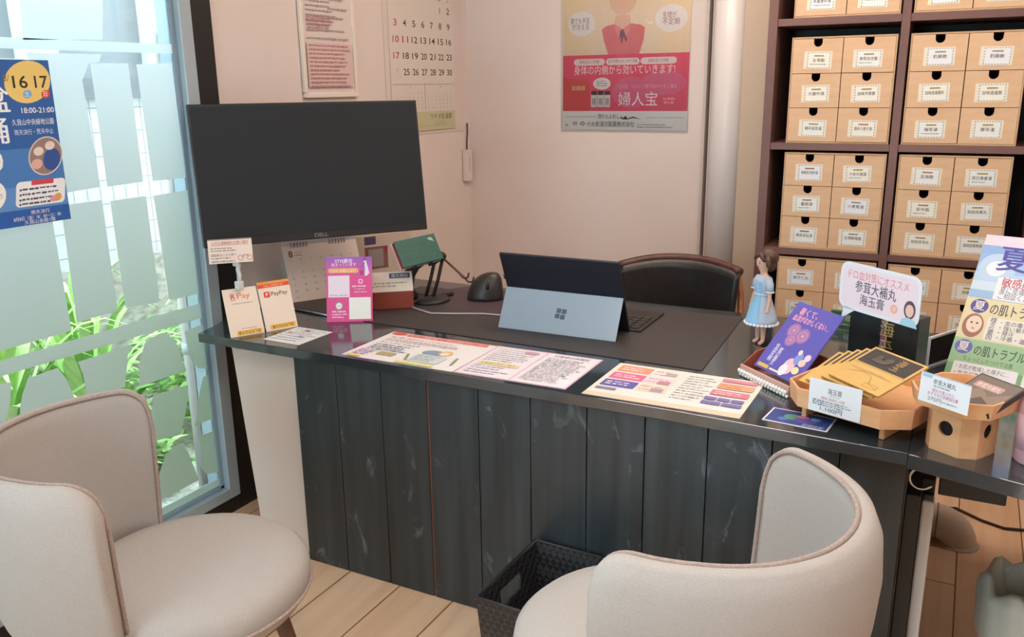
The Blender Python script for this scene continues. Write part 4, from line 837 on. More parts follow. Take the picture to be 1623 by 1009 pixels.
# ------------------------------------------------------------------ shelf with drawer chests
SY = 3.50
sh = thing('open_shelf', 'dark brown open shelf unit holding pale drawer chests against back wall', 'shelf', (-0.73, SY, 0))
PXS = [(0.0, 0.034), (0.462, 0.491), (0.925, 0.958)]
for a, b in PXS:
    m = MB(); m.box(a, b, 0, 0.36, 0, 2.55, M_SHELF); m.build('upright', sh, 0.002)
BZ = [0.06, 0.418, 0.842, 1.250, 1.704, 2.16]
for z in BZ:
    for a, b in ((0.0342, 0.4618), (0.4912, 0.9248)):
        m = MB(); m.box(a, b, 0.004, 0.345, z, z + 0.026, M_SHELF); m.build('shelf_board', sh, 0.001)
m = MB(); m.box(0.0342, 0.9248, 0.3455, 0.358, 0.06, 2.5, M_SHELFBACK); m.build('back_panel', sh)
def chest(cx, z, Hc, names, label, cap=None, Wc=0.366):
    t = thing('drawer_chest', label, 'drawer chest', (cx, SY + 0.006, z), 0, 'drawer chests on the shelf')
    th = 0.006; D = 0.30
    m = MB(); m.box(0, th, 0, D, 0, Hc, M_DRAWEREDGE); m.box(Wc - th, Wc, 0, D, 0, Hc, M_DRAWEREDGE); m.box(th, Wc - th, 0, D, Hc - th, Hc, M_DRAWEREDGE); m.box(th, Wc - th, 0, D, 0, th, M_DRAWEREDGE)
    m.box(th, Wc - th, D - 0.005, D, th, Hc - th, M_DARKHOLE)
    m.build('carcass', t, 0.001)
    dw = (Wc - 2 * th - 0.004) / 2; dh = (Hc - 2 * th - 0.006) / 3
    for r in range(3):
        for c in range(2):
            nm = names[r * 2 + c]; x0 = th + 0.0005 + c * (dw + 0.003); z0 = th + 0.001 + (2 - r) * (dh + 0.002)
            W2, H2 = dw, dh; nr = 0.0155; nd = 0.013; cxn = W2 / 2
            pl = [(0, 0), (W2, 0), (W2, H2), (cxn + nr, H2)] + [(cxn + nr * math.cos(R(-a)), H2 - nd + nr * math.sin(R(-a))) for a in range(0, 181, 20)] + [(cxn - nr, H2), (0, H2)]
            m = MB(); n_ = len(pl)
            m.add([(u, 0, v) for u, v in pl] + [(u, 0.008, v) for u, v in pl], [list(range(n_)), list(range(n_, 2 * n_))[::-1]] + [(i, n_ + i, n_ + (i + 1) % n_, (i + 1) % n_) for i in range(n_)], M_DRAWER)
            m.box(0.004, W2 - 0.004, 0.0082, 0.26, 0.002, H2 - 0.03, M_DARKHOLE)
            d = m.build('drawer', t); d.location = (x0, 0.001 - random.uniform(0, 0.003), z0)
            rn = random.Random(nm + str(r * 2 + c) + label); lw, lh = 0.100, 0.062
            mb, p = sheet(lw, lh, 0.0005, '#e6dccb', (0, 0, 180, 112)); hue = rn.choice(['#e6e8e4', '#e4e6ec', '#ebe8dc'])
            bc = rn.choice(['#8fa5ae', '#7f9a8c', '#9a9a86']); p.rect(22, 6, 168, 108, bc); p.rect(27, 11, 163, 103, hue)
            for k in range(9): p.oval(32 + 16 * k, 8.5, 4, 4, hue, 8); p.oval(32 + 16 * k, 105.5, 4, 4, hue, 8)
            for k in range(5): p.oval(24.5, 22 + 17 * k, 4, 4, hue, 8); p.oval(165.5, 22 + 17 * k, 4, 4, hue, 8)
            p.rect(64, 24, 126, 33, rn.choice(['#b59a5a', '#b59a5a', '#b5705a'])); p.lines(68, 122, (26,), 5, '#8a7440', 2)
            p.text(nm, 95, 66, 19, '#5a3f45' if nm == '猪苓湯' else '#4a4a50', 'c', w=min(110, 26 * len(nm)))
            if rn.random() < 0.35: p.lines(40, 150, (80,), 6, '#9a9aa0', r + c)
            o = mb.build('label_card', d); o.location = (W2 / 2 - lw / 2 + rn.uniform(-0.003, 0.003), -0.0006, 0.018 + rn.uniform(-0.002, 0.002)); o.rotation_euler = (0, R(rn.uniform(-1.5, 1.5)), 0)
    return t
c1, c2 = -0.640, -0.232
chest(c1, 1.7305, 0.385, ['当帰芍薬散', '温経湯', '抑肝散', '加味帰脾湯', '半夏厚朴湯', '酸棗仁湯'], 'pale drawer chest in the left column, cut by the photo top edge')
chest(c2, 1.7305, 0.385, ['桃核承気湯', '大柴胡湯', '柴胡桂枝湯', '清心蓮子飲', '苓桂朮甘湯', '八味地黄丸'], 'pale drawer chest in the right column, cut by the photo top edge')
chest(c1, 1.2765, 0.386, ['五苓散', '参苓白朮散', '大建中湯', '加味平胃散', '補中益気湯', '香砂六君子湯'], 'pale six-drawer chest in the left column, directly below the top board')
chest(c2, 1.2765, 0.386, ['釣藤散', '釣藤散', '加味逍遙散料', '加味逍遙散', '猪苓湯', '猪苓湯'], 'pale six-drawer chest in the right column, directly below the top board')
chest(c1, 0.8685, 0.372, ['麻黄附子細辛湯', '十全大補湯', '葛根湯', '小青竜湯', '麻杏甘石湯', '五物解毒散'], 'pale six-drawer chest in the left column above the doll')
chest(c2, 0.8685, 0.372, ['五淋散', '防已黄耆湯', '安中散', '知柏地黄丸', '桂枝茯苓丸', '桂枝加竜骨湯'], 'pale six-drawer chest in the right column above the speech bubble card')
chest(c1, 0.4445, 0.388, ['麻子仁丸', '潤腸湯', '防風通聖散', '大黄甘草湯', '桂枝加芍薬湯', '乙字湯'], 'pale drawer chest in the left column low behind the doll')
chest(c2, 0.4445, 0.388, ['荊芥連翹湯', '消風散', '十味敗毒湯', '当帰飲子', '温清飲', '黄連解毒湯'], 'pale drawer chest in the right column low behind the speech bubble card')

# ------------------------------------------------------------------ display at the right end
dl = thing('nurse_doll', 'small doll in a pale blue uniform dress standing on the counter right of the mat', 'doll', (-0.511, 2.600, TZ - 0.0026), R(228))
SK = mat('#e3b6a0', 0.5, 0, 0.4)
# local +x = facing direction; body grown over a skeleton as one skin
bmj = {'pel': ((0, 0, 0.128), 0.017), 'wst': ((0, 0, 0.160), 0.0135), 'chs': ((0.001, 0, 0.198), 0.019), 'nck': ((0.0, 0, 0.222), 0.0075), 'hd0': ((0.004, 0, 0.239), 0.016), 'hd1': ((0.004, 0, 0.258), 0.0275), 'hd2': ((0.000, 0, 0.276), 0.020)}
for s, q in ((1, 'l'), (-1, 'r')):
    bmj['hip' + q] = ((0, s * 0.013, 0.118), 0.0125); bmj['kne' + q] = ((0.002, s * 0.0135, 0.066), 0.0095); bmj['ank' + q] = ((0, s * 0.013, 0.014), 0.0065); bmj['toe' + q] = ((0.017, s * 0.014, 0.006), 0.0058)
    bmj['sho' + q] = ((0, s * 0.026, 0.204), 0.0085); bmj['elb' + q] = ((0.002, s * 0.036, 0.160), 0.0065); bmj['wri' + q] = ((0.010, s * 0.040, 0.122), 0.0048); bmj['han' + q] = ((0.014, s * 0.041, 0.108), 0.0055)
bme = [('pel', 'wst'), ('wst', 'chs'), ('chs', 'nck'), ('nck', 'hd0'), ('hd0', 'hd1'), ('hd1', 'hd2')]
for q in 'lr': bme += [('pel', 'hip' + q), ('hip' + q, 'kne' + q), ('kne' + q, 'ank' + q), ('ank' + q, 'toe' + q), ('chs', 'sho' + q), ('sho' + q, 'elb' + q), ('elb' + q, 'wri' + q), ('wri' + q, 'han' + q)]
keys = list(bmj); me = bpy.data.meshes.new('body'); me.from_pydata([bmj[k][0] for k in keys], [(keys.index(a), keys.index(b)) for a, b in bme], []); me.materials.append(SK)
bo = bpy.data.objects.new('body', me); COL.objects.link(bo); bo.parent = dl
md = bo.modifiers.new('skin', 'SKIN'); md.use_smooth_shade = True
for i, k in enumerate(keys): me.skin_vertices[0].data[i].radius = (bmj[k][1], bmj[k][1])
me.skin_vertices[0].data[0].use_root = True
sb = bo.modifiers.new('sub', 'SUBSURF'); sb.levels = 2; sb.render_levels = 2
DR = noisy('pale blue cotton', '#aebfd4', '#b9c9dc', (300, 300, 300), 0.8); DRW = mat('#e9e6ea', 0.8)
m = MB(); m.lathe([(0.0475, 0.070), (0.044, 0.085), (0.036, 0.115), (0.026, 0.145), (0.0205, 0.160), (0.0215, 0.175), (0.0265, 0.198), (0.024, 0.209), (0.0135, 0.2165), (0.010, 0.221), (0.009, 0.2205)], DR, 40, (0, 0), 1.05)
for s in (1, -1): m.tube([(0, s * 0.020, 0.207), (0.001, s * 0.030, 0.193), (0.002, s * 0.0355, 0.172)], [0.012, 0.0125, 0.0115], DR, 14)
m.build('dress', dl)
m = MB()
for k in range(26):
    t = 2 * math.pi * k / 26; m.ball((0.0465 * math.cos(t), 0.0485 * math.sin(t), 0.070), 0.0058, 0.0058, 0.0045, DRW, 8, 6)
m.build('lace_hem', dl)
m = MB()
pan = []
for z, r in ((0.074, 0.0475), (0.115, 0.0375), (0.160, 0.0222), (0.198, 0.0280)): pan.append((z, r))
vs = []; fs = []
for z, r in pan:
    for a in (-50, -28, -6, 16, 38): vs.append((r * math.cos(R(a)), 1.05 * r * math.sin(R(a)), z))
for i in range(3):
    for j in range(4): a = i * 5 + j; fs.append((a, a + 1, a + 6, a + 5))
m.add(vs, fs, mat('#93c4e6', 0.8), True); m.build('apron_panel', dl)
m = MB(); m.tube([(0.0218 * math.cos(t), 0.0228 * math.sin(t), 0.160) for t in [2 * math.pi * k / 28 for k in range(28)]], 0.0032, mat('#c9d6e2', 0.7), 8, closed=True)
for s in (1, -1):
    m.tube([(0.002 + 0.0118 * math.cos(t), s * 0.0355 + 0.0118 * math.sin(t), 0.172) for t in [2 * math.pi * k / 16 for k in range(16)]], 0.002, DRW, 6, closed=True)
for z in (0.185, 0.195): m.ball((0.0265, -0.006, z), 0.0018, 0.0018, 0.0018, DRW, 8, 6); m.ball((0.0262, 0.008, z), 0.0018, 0.0018, 0.0018, DRW, 8, 6)
m.build('belt_and_buttons', dl)
HR = noisy('brown doll hair', '#4a3226', '#5b3f30', (20, 20, 300), 0.5)
m = MB(); m.ball((-0.0135, 0, 0.2700), 0.0285, 0.0300, 0.0265, HR, 24, 16)
m.ball((-0.018, 0, 0.250), 0.018, 0.027, 0.024, HR, 20, 12)
m.tube([(0.015, 0.004, 0.284), (0.022, -0.010, 0.277), (0.022, -0.019, 0.266)], [0.006, 0.007, 0.004], HR, 10); m.tube([(0.015, 0.004, 0.284), (0.022, 0.014, 0.277), (0.018, 0.023, 0.262)], [0.006, 0.007, 0.004], HR, 10)
m.tube([(0.006, 0.021, 0.275), (0.010, 0.030, 0.265), (0.010, 0.033, 0.252), (0.006, 0.029, 0.243)], [0.007, 0.008, 0.008, 0.004], HR, 10); m.tube([(-0.004, -0.022, 0.272), (-0.006, -0.025, 0.255), (-0.008, -0.021, 0.240)], [0.006, 0.007, 0.004], HR, 10)
m.build('hair', dl)
m = MB()
for s in (1, -1):
    m.ball((0.0222, s * 0.0092, 0.2570), 0.0030, 0.0036, 0.0040, mat('#f0e9e6', 0.4), 10, 8); m.ball((0.0243, s * 0.0092, 0.2568), 0.0016, 0.0024, 0.0032, mat('#3a2722', 0.3), 10, 8)
    m.tube([(0.0245, s * 0.005, 0.2622), (0.0238, s * 0.0092, 0.2634), (0.0212, s * 0.0140, 0.2622)], 0.0008, mat('#4a3226', 0.5), 6)
m.ball((0.0258, 0, 0.2500), 0.0024, 0.0020, 0.0024, SK, 10, 8); m.tube([(0.0225, -0.0035, 0.2440), (0.0236, 0, 0.2434), (0.0225, 0.0035, 0.2440)], 0.0010, mat('#b5524f', 0.5), 6); m.build('face', dl)

# leaflet tray with pearl trim, purple booklet
PK = mat('#c9a195', 0.5); PKI = mat('#8f4a36', 0.5)
lt = thing('leaflet_tray', 'dusty pink leaflet tray trimmed with a row of white beads', 'tray', (-0.498, 2.283, TZ + 0.0008), R(-41.5))
Wt, Dt = 0.205, 0.145
m = MB(); m.box(0, Wt, 0, Dt, 0, 0.006, PK); m.build('base', lt)
m = MB(); m.box(0, Wt, 0, 0.006, 0.0062, 0.030, PK); m.build('front_wall', lt, 0.002)
for x in (0, Wt - 0.006):
    m = MB(); pr = [(0.0062, 0.0062), (Dt - 0.006, 0.0062), (Dt - 0.006, 0.078), (0.05, 0.062), (0.0062, 0.030)]
    v = [(x, a, b) for a, b in pr] + [(x + 0.006, a, b) for a, b in pr]; m.add(v, [(0, 1, 2, 3, 4), (9, 8, 7, 6, 5)] + [(i, 5 + i, 5 + (i + 1) % 5, (i + 1) % 5) for i in range(5)], PKI); m.build('side_wall', lt, 0.001)
m = MB(); m.box(0, Wt, Dt - 0.0058, Dt, 0.0062, 0.080, PKI); m.build('back_wall', lt, 0.002)
m = MB()
for k in range(17): m.ball((0.005 + k * 0.0122, -0.0048, 0.0135), 0.0056, 0.0048, 0.0062, mat('#efece8', 0.25), 10, 8)
for k in range(17): m.ball((0.0111 + k * 0.0122, -0.0046, 0.0048), 0.0046, 0.0045, 0.0046, mat('#efece8', 0.25), 8, 6)
m.build('bead_trim', lt)
W_, H_ = 0.177, 0.213
mb, p = sheet(W_, H_, 0.004, '#5e57ae', (0, 0, 200, 240))
p.text('暑くて、', 30, 36, 20, '#f0a3b0', w=80, bold=0.03); p.text('血流がおかしくない…', 20, 60, 18, '#f0a3b0', w=160, bold=0.03)
for (x, y, r) in ((58, 92, 26), (104, 100, 27), (70, 124, 22)):
    p.oval(x, y, r, r * 0.95, '#9a70a8'); p.oval(x, y, r * 0.72, r * 0.68, '#b581a6'); p.oval(x, y, r * 0.45, r * 0.42, '#9a70a8'); p.oval(x, y, r * 0.2, r * 0.2, '#d3a08a')
p.vtext('気血水療', 40, 150, 14, '#e2ddf0', 0.01, 1.05); p.vtext('夏の養生', 62, 158, 14, '#e2ddf0', 0.01, 1.05)
for (x, y, rx, ry, c) in ((130, 200, 22, 28, '#e3b8c0'), (118, 216, 16, 20, '#e8dfe8'), (148, 168, 16, 20, '#7f92d0'), (140, 148, 8, 9, '#ecd0c0'), (170, 176, 14, 12, '#e9c3b5'), (164, 204, 14, 12, '#ead79e'), (178, 156, 12, 12, '#e6c8d8')): p.oval(x, y, rx, ry, c)
p.rect(10, 222, 60, 234, '#d8b25e'); p.rect(66, 226, 110, 232, '#e6dcc0')
tag(place(mb.build('booklet'), (-0.462, 2.290, 0.760), -42.2, 39.5), 'purple fireworks booklet leaning in the dusty pink tray', 'booklet')

# octagonal wooden tray on two feet
def oct_ring(w_, d_, c, x=0, y=0): return [(x - w_ / 2 + c, y - d_ / 2), (x + w_ / 2 - c, y - d_ / 2), (x + w_ / 2, y - d_ / 2 + c), (x + w_ / 2, y + d_ / 2 - c), (x + w_ / 2 - c, y + d_ / 2), (x - w_ / 2 + c, y + d_ / 2), (x - w_ / 2, y + d_ / 2 - c), (x - w_ / 2, y - d_ / 2 + c)]
def oct_wall(mb, w_, d_, c, th, z0, z1, mt, flare=0.0):
    a0 = oct_ring(w_, d_, c); a1 = oct_ring(w_ + flare, d_ + flare, c + flare * 0.3); b0 = oct_ring(w_ - 2 * th, d_ - 2 * th, c - th * 0.6); b1 = oct_ring(w_ + flare - 2 * th, d_ + flare - 2 * th, c + flare * 0.3 - th * 0.6)
    v = [(x, y, z0) for x, y in a0] + [(x, y, z1) for x, y in a1] + [(x, y, z1) for x, y in b1] + [(x, y, z0) for x, y in b0]; f = []
    for k in range(8):
        n = (k + 1) % 8
        for r in range(4):
            s_ = (r + 1) % 4; f.append((r * 8 + k, r * 8 + n, s_ * 8 + n, s_ * 8 + k))
    mb.add(v, f, mt)
wt = thing('offering_tray', 'large octagonal pale wood tray on feet holding the gold and black packets', 'tray', (-0.150, 2.125, TZ + 0.0008), R(-21))
m = MB(); m.prism(oct_ring(0.290, 0.310, 0.045), 0.030, 0.037, M_HINOKI); m.build('tray_bottom', wt, 0.001)
m = MB(); oct_wall(m, 0.296, 0.316, 0.048, 0.006, 0.0305, 0.077, M_HINOKI, 0.008); m.build('tray_rim', wt, 0.001)
for x in (-0.095, 0.095):
    m = MB(); m.box(x - 0.006, x + 0.006, -0.135, 0.135, 0.0, 0.0298, M_HINOKI); m.build('foot_rail', wt, 0.002)
GOLD = mat('#c7a25c', 0.42, 0.25); BLK = '#231d1b'
def gold_pack(i, label):
    t = thing('gold_packet', label, 'packet', (0, 0, 0), 0, 'gold and black packets in the wooden tray')
    W_, H_ = 0.165, 0.140
    mb = MB(); mb.box(0, W_, 0, 0.0045, 0, H_, GOLD); p = Print(mb, W_, H_, (0, 0, 165, 205))
    p.rect(7, 8, 158, 92, BLK); p.rect(0, 96, 165, 99, '#a58444'); p.lines(15, 150, (120, 126), 2.5, '#a9864a', 3)
    for pts in ([(20, 150), (60, 130), (95, 140), (96, 141), (60, 132), (20, 151)], [(95, 140), (110, 175), (145, 185), (145, 186), (109, 176), (94, 141)]): p.poly(pts, '#a58444')
    p.rect(100, 170, 140, 171, '#a58444'); p.rect(100, 190, 140, 191, '#a58444'); p.rect(100, 170, 101, 191, '#a58444'); p.rect(139, 170, 140, 191, '#a58444')
    p.vtext('海玉', 112, 22, 28, '#a98a50', 0.01, 1.05); p.oval(60, 62, 24, 10, '#4d433d'); p.oval(80, 46, 12, 16, '#4d433d'); p.oval(48, 44, 10, 14, '#443a35')
    o = mb.build('carton', t, 0.0012)
    return t
GP = ['frontmost gold and black packet, face fully visible in the wooden tray', 'gold and black packet directly behind the frontmost one in the tray', 'middle gold and black packet of the fan in the wooden tray', 'fourth gold and black packet from the front in the wooden tray', 'rearmost gold and black packet at the left of the fan in the tray']
FP = (-0.241, 2.052, 0.839)
for i, lb_ in enumerate(GP):
    g_ = gold_pack(i, lb_); g_.location = (FP[0] - 0.018 * i, FP[1] + 0.008 * i, FP[2] - 0.009 * i); g_.rotation_euler = (R(-68), 0, R(-44 + 2.0 * i))
# price card
mb, p = sheet(0.126, 0.078, 0.0012, '#e6ecf2', (370, 640, 615, 805))
p.text('海玉膏', 492, 700, 24, '#5a5f68', 'c', w=66, bold=0.01); p.text('うるおい玉', 490, 715, 10, '#c08a96', 'c', w=52); p.text('潤肌膏に独自配合した軟膏', 485, 734, 12, '#c85a68', 'c', w=110); p.lines(390, 580, (742, 752, 762), 7, '#7d8490', 5); p.text('1,100円', 480, 792, 20, '#5a5f68', 'c', w=104)
tag(place(mb.build('price_card'), (-0.2735, 1.998, 0.765), -20.5, -1.0), 'white price card reading 1,100 yen on the front of the large wooden tray', 'price card')
# dark display box with gold lettering
db = thing('display_box', 'dark blue-black upright box with gold brush lettering behind the wooden tray', 'box', (-0.243, 2.440, TZ + 0.0008), R(-27))
W_, H_ = 0.195, 0.185
mb = MB(); mb.box(0, W_, 0, 0.05, 0, H_, noisy('blue black carton', '#1d2326', '#2f3a3f', (14, 14, 14), 0.4)); p = Print(mb, W_, H_, (540, 345, 838, 640))
p.vtext('海玉', 706, 392, 52, '#c2a964', 0.015, 1.05); p.oval(702, 374, 12, 8, '#c2a964'); p.poly([(694, 366), (718, 358), (712, 378)], '#c2a964'); p.text('膏', 706, 570, 52, '#c2a964', 'c', bold=0.015); mb.build('carton', db, 0.002)
# speech bubble card
W_, H_ = 0.254, 0.12
sg = thing('speech_bubble_sign', 'pink speech bubble card with white border above the dark display box', 'sign', (-0.261, 2.30, 0.945), R(-39.8))
mb = MB()
def rr(x0, y0, x1, y1, r): 
    q = []
    for cx, cy, a in ((x1 - r, y0 + r, -90), (x1 - r, y1 - r, 0), (x0 + r, y1 - r, 90), (x0 + r, y0 + r, 180)):
        for k in range(7): t = R(a + 15 * k); q.append((cx + r * math.cos(t), cy + r * math.sin(t)))
    return q
out = rr(0, 0, W_, H_, 0.026); n_ = len(out)
mb.add([(x, 0, z) for x, z in out] + [(x, 0.002, z) for x, z in out], [list(range(n_)), list(range(n_, 2 * n_))[::-1]] + [(i, n_ + i, n_ + (i + 1) % n_, (i + 1) % n_) for i in range(n_)], mat('#dfe8f2', 0.5))
tl_ = [(0.02, 0.005), (0.058, 0.002), (0.012, -0.030)]
mb.add([(x, 0, z) for x, z in tl_] + [(x, 0.002, z) for x, z in tl_], [(0, 2, 1), (3, 4, 5), (0, 3, 5, 2), (2, 5, 4, 1), (1, 4, 3, 0)], mat('#dfe8f2', 0.5))
p = Print(mb, W_, H_, (0, 0, 254, 120)); p.rrect(8, 8, 246, 112, 20, '#eadbe6'); p.text('ドロ血対策にオススメ', 122, 38, 19, '#e0909c', 'c', w=190, bold=0.015); p.text('参茸大補丸', 118, 68, 24, '#5a5468', 'c', w=130, bold=0.015); p.text('海玉膏', 110, 98, 22, '#5a5468', 'c', w=78, bold=0.015)
p.oval(180, 88, 11, 11, '#eab09c'); p.oval(180, 88, 6, 6, '#f0c8b5'); p.oval(226, 80, 17, 22, '#5f4a58'); p.oval(226, 82, 12, 15, '#e6c4b6'); p.poly([(200, 120), (206, 104), (224, 98), (244, 104), (252, 120)], '#a5d2e6'); mb.build('card', sg)
mb = MB(); mb.box(0.145, 0.160, 0.0024, 0.0044, -0.212, 0.06, M_CLEAR); mb.build('stick', sg)

# square offering stand with a hole, packet and its card
sb_ = thing('offering_stand', 'small pale wood offering stand with a round hole in its pedestal', 'stand', (0.046, 1.995, TZ + 0.0), R(-32))
ring = oct_ring(0.118, 0.118, 0.026); H0 = 0.100
m = MB()
for k in range(8):
    a, b = ring[k], ring[(k + 1) % 8]; L_ = math.dist(a, b)
    dx, dy = (b[0] - a[0]) / L_, (b[1] - a[1]) / L_; nx, ny = dy, -dx
    def q(u, v, o): return (a[0] + dx * u - nx * o, a[1] + dy * u - ny * o, v)
    if k % 2 == 0:      # wide faces carry the drop shaped hole
        hc, hv, hr = L_ / 2, 0.056, 0.0165; N_ = 24
        hole = [(hc + hr * math.cos(2 * math.pi * i / N_), hv + hr * math.sin(2 * math.pi * i / N_) + (0.006 if i == N_ // 4 else 0)) for i in range(N_)]
        def edge(i):
            t = 2 * math.pi * i / N_; c_, s_ = math.cos(t), math.sin(t); tx_ = (L_ - hc) / abs(c_) if abs(c_) > 1e-6 else 9; tz2 = ((H0 - hv) if s_ > 0 else hv) / abs(s_) if abs(s_) > 1e-6 else 9; r_ = min(tx_, tz2); return (hc + c_ * r_, hv + s_ * r_)
        angs = sorted(set([2 * math.pi * i / N_ for i in range(N_)] + [math.atan2(z - hv, x - hc) % (2 * math.pi) for x in (0, L_) for z in (0, H0)]))
        ho = []; eo = []
        for t in angs:
            c_, s_ = math.cos(t), math.sin(t); ho.append((hc + hr * c_, hv + hr * s_)); tx_ = (L_ - hc) / abs(c_) if abs(c_) > 1e-6 else 9; tz2 = ((H0 - hv) if s_ > 0 else hv) / abs(s_) if abs(s_) > 1e-6 else 9; r_ = min(tx_, tz2); eo.append((hc + c_ * r_, hv + s_ * r_))
        n_ = len(angs); v = [q(u, z, 0) for u, z in eo] + [q(u, z, 0) for u, z in ho] + [q(u, z, 0.006) for u, z in ho]; f = []
        for i in range(n_):
            j = (i + 1) % n_; f += [(i, j, n_ + j, n_ + i), (n_ + i, n_ + j, 2 * n_ + j, 2 * n_ + i)]
        m.add(v, f, M_HINOKI)
    else:
        m.add([q(0, 0, 0), q(L_, 0, 0), q(L_, H0, 0), q(0, H0, 0)], [(0, 1, 2, 3)], M_HINOKI)
m.prism(oct_ring(0.104, 0.104, 0.023), 0.0, H0, M_DARKHOLE)
m.build('pedestal', sb_)
m = MB(); m.prism(oct_ring(0.172, 0.172, 0.034), H0 + 0.0003, H0 + 0.007, M_HINOKI); oct_wall(m, 0.176, 0.176, 0.036, 0.0055, H0 + 0.0005, H0 + 0.036, M_HINOKI, 0.012); m.build('tray', sb_, 0.001)
mb = MB(); mb.box(0, 0.112, 0, 0.012, 0, 0.105, mat('#3a3531', 0.35)); p = Print(mb, 0.112, 0.105, (0, 0, 112, 105)); p.rect(4, 4, 108, 101, '#6f625a'); p.poly([(4, 70), (40, 40), (70, 60), (108, 30), (108, 101), (4, 101)], '#857567'); p.poly([(30, 101), (60, 66), (90, 80), (108, 70), (108, 101)], '#4d453f'); p.rrect(14, 22, 84, 42, 5, '#b08f8a'); p.text('参茸大補丸', 49, 38, 12, '#e6d0cc', 'c', w=58)
tag(place(mb.build('packet', bevel=0.001), (0.005, 1.975, 0.846), -44, 66), 'dark glossy packet lying in the small wooden offering stand', 'packet')
mb, p = sheet(0.112, 0.062, 0.0012, '#e6ecf2', (140, 570, 355, 690))
p.rect(140, 570, 355, 574, '#a8c8e0'); p.rect(146, 576, 190, 588, '#a8c8e0'); p.text('参茸大補丸', 245, 606, 18, '#5a5f68', 'c', w=98, bold=0.01); p.lines(200, 290, (613,), 6, '#8a9098', 3); p.text('疲れや夏バテに', 245, 638, 12, '#c85a8a', 'c', w=96); p.text('おすすめの滋養強壮薬', 245, 654, 12, '#c85a8a', 'c', w=132); p.text('275円', 212, 676, 15, '#5a5f68', 'c', w=60); p.lines(246, 330, (668,), 6, '#9aa0a8', 4)
tag(place(mb.build('price_card'), (-0.0435, 1.9035, 0.857), -34.4, 3.0), 'white price card reading 275 yen on the small wooden offering stand', 'price card')

# tall summer poster panel, acrylic stand, pink bottle, green box
W_, H_ = 0.30, 0.42
mb, p = sheet(W_, H_, 0.003, '#9dbbdc', (0, 0, 300, 420))
for i, c in enumerate(['#e6cfdc', '#8eaedb', '#93b4dd', '#a0bfe0', '#b4cde6', '#c9dbe9']): p.rect(0, 4 + 26 * i if i else 0, 300, 160, c)
p.oval(50, 92, 46, 40, '#b9cee6'); p.oval(48, 96, 24, 22, '#dfe9f0'); p.text('夏', 48, 92, 58, '#574fa0', bold=0.04); p.text('の', 120, 80, 24, '#4a4f70', bold=0.01); p.text('肌トラブル', 152, 84, 34, '#574fa0', bold=0.02); p.text('注意報', 170, 120, 26, '#574fa0', bold=0.02)
p.rrect(60, 118, 292, 182, 4, '#e9e8ec'); p.text('敏感肌', 72, 142, 22, '#c0485a', w=72, bold=0.02); p.text('でお悩みの方', 150, 142, 16, '#5a5a68'); p.text('夏に皮膚が痒くなる…', 72, 160, 15, '#5a5a68', w=150); p.text('ご相談ください！', 72, 177, 15, '#5a5a68', w=110)
p.rect(0, 184, 300, 300, '#ded2a8'); p.oval(36, 206, 22, 20, '#5d5596'); p.text('夏', 36, 215, 22, '#ece4d4', 'c', bold=0.02); p.text('の肌トラブル', 64, 222, 26, '#4a4a58', w=135, bold=0.015)
p.oval(34, 262, 26, 34, '#a5705f'); p.oval(36, 258, 19, 24, '#ead0bc'); p.oval(29, 254, 3, 2.5, '#4a3a38', 10); p.oval(43, 254, 3, 2.5, '#4a3a38', 10); p.poly([(32, 270), (36, 267), (41, 270), (36, 272)], '#b86a68')
p.rrect(66, 232, 290, 296, 6, '#e6e2d8'); p.vtext('様々な要因', 80, 234, 12, '#5a5a62', 0.01, 1.0)
for i, (a, b) in enumerate((('虫の毒性', '化粧'), ('強い紫外線', 'ハウスダスト'), ('発汗', '金属'), ('冷感・温感', '乾燥'))): p.text('・' + a, 98, 248 + 14 * i, 11, '#5a5a62'); p.text('・' + b, 192, 248 + 14 * i, 11, '#5a5a62')
p.rect(0, 300, 300, 420, '#9fc59a'); p.rect(0, 372, 300, 420, '#7fb07c'); p.oval(28, 324, 22, 20, '#6f70b8'); p.text('夏', 28, 333, 22, '#ece4d4', 'c', bold=0.02); p.text('の肌トラブルになる前に', 56, 340, 24, '#4a5a58', w=225, bold=0.015)
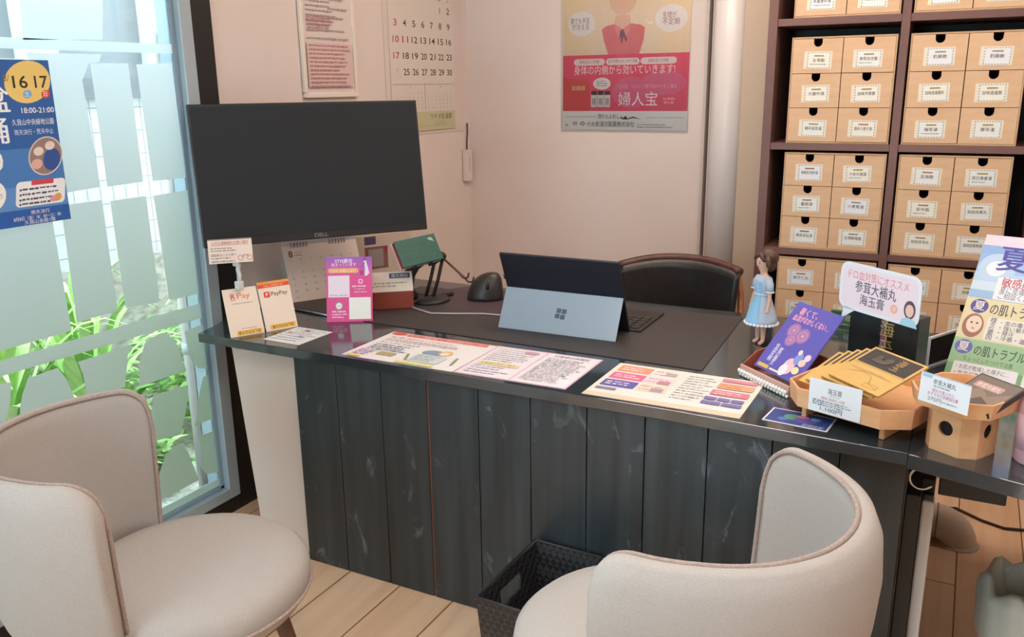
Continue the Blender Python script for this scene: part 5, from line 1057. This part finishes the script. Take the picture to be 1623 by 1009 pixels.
p.rrect(16, 366, 172, 414, 5, '#ecebf0'); p.rrect(184, 366, 292, 414, 5, '#ecebf0'); p.text('ちょっとしたつけで注意', 95, 360, 11, '#5a6a5a', 'c', w=120); p.text('・お肌が乾燥した様子に…', 24, 384, 11, '#4a4a58', w=130); p.text('・気温が適しない…', 24, 402, 11, '#4a4a58', w=110); p.text('・おすすめ', 192, 390, 11, '#4a4a58')
tag(place(mb.build('summer_poster'), (-0.004, 2.480, 0.7315), -18, 31), 'tall blue and green summer skin care poster panel leaning behind the offering stand', 'poster')
t = thing('acrylic_stand', 'clear acrylic stand with pale edges behind the large wooden tray', 'stand', (-0.045, 2.555, TZ), R(62))
for (x0, x1, z0, z1) in ((0, 0.22, 0, 0.006), (0, 0.22, 0.082, 0.088), (0, 0.006, 0.006, 0.082), (0.214, 0.22, 0.006, 0.082)):
    m = MB(); m.box(x0, x1, 0, 0.006, z0, z1, mat('#d9dde0', 0.2)); m.build('edge_bar', t)
m = MB(); m.box(0.0061, 0.2139, 0.002, 0.004, 0.0061, 0.0819, M_CLEAR); m.build('clear_panel', t)
pb = thing('pink_bottle', 'pale pink bottle at the far right edge standing on the bench', 'bottle', (0.192, 1.985, TZ - 0.0005))
m = MB(); m.lathe([(0.044, 0.0), (0.047, 0.004), (0.047, 0.125), (0.044, 0.140), (0.03, 0.150), (0.018, 0.153), (0.018, 0.158)], mat('#d9aab6', 0.3), 36)
m.build('body', pb)
m = MB(); m.lathe([(0.0475, 0.03), (0.0475, 0.105)], mat('#e3bcc6', 0.4), 36); m.build('label_band', pb)
m = MB(); m.lathe([(0.020, 0.1582), (0.021, 0.162), (0.021, 0.185), (0.018, 0.19)], mat('#eee3e4', 0.35), 24); m.build('cap', pb)
mb, p = sheet(0.105, 0.050, 0.02, '#2c5a34', (0, 0, 105, 50)); p.rect(0, 30, 105, 33, '#5a8a4a'); p.text('冠元', 62, 26, 15, '#d9e0c8', 'c', w=34); p.rect(8, 14, 28, 18, '#a8b890'); p.lines(8, 98, (39,), 5, '#a8b890', 4)
tag(place(mb.build('green_box', bevel=0.001), (-0.350, 2.905, TZ + 0.0006), -6, 0), 'small dark green box with white letters standing behind the purple booklet', 'box')
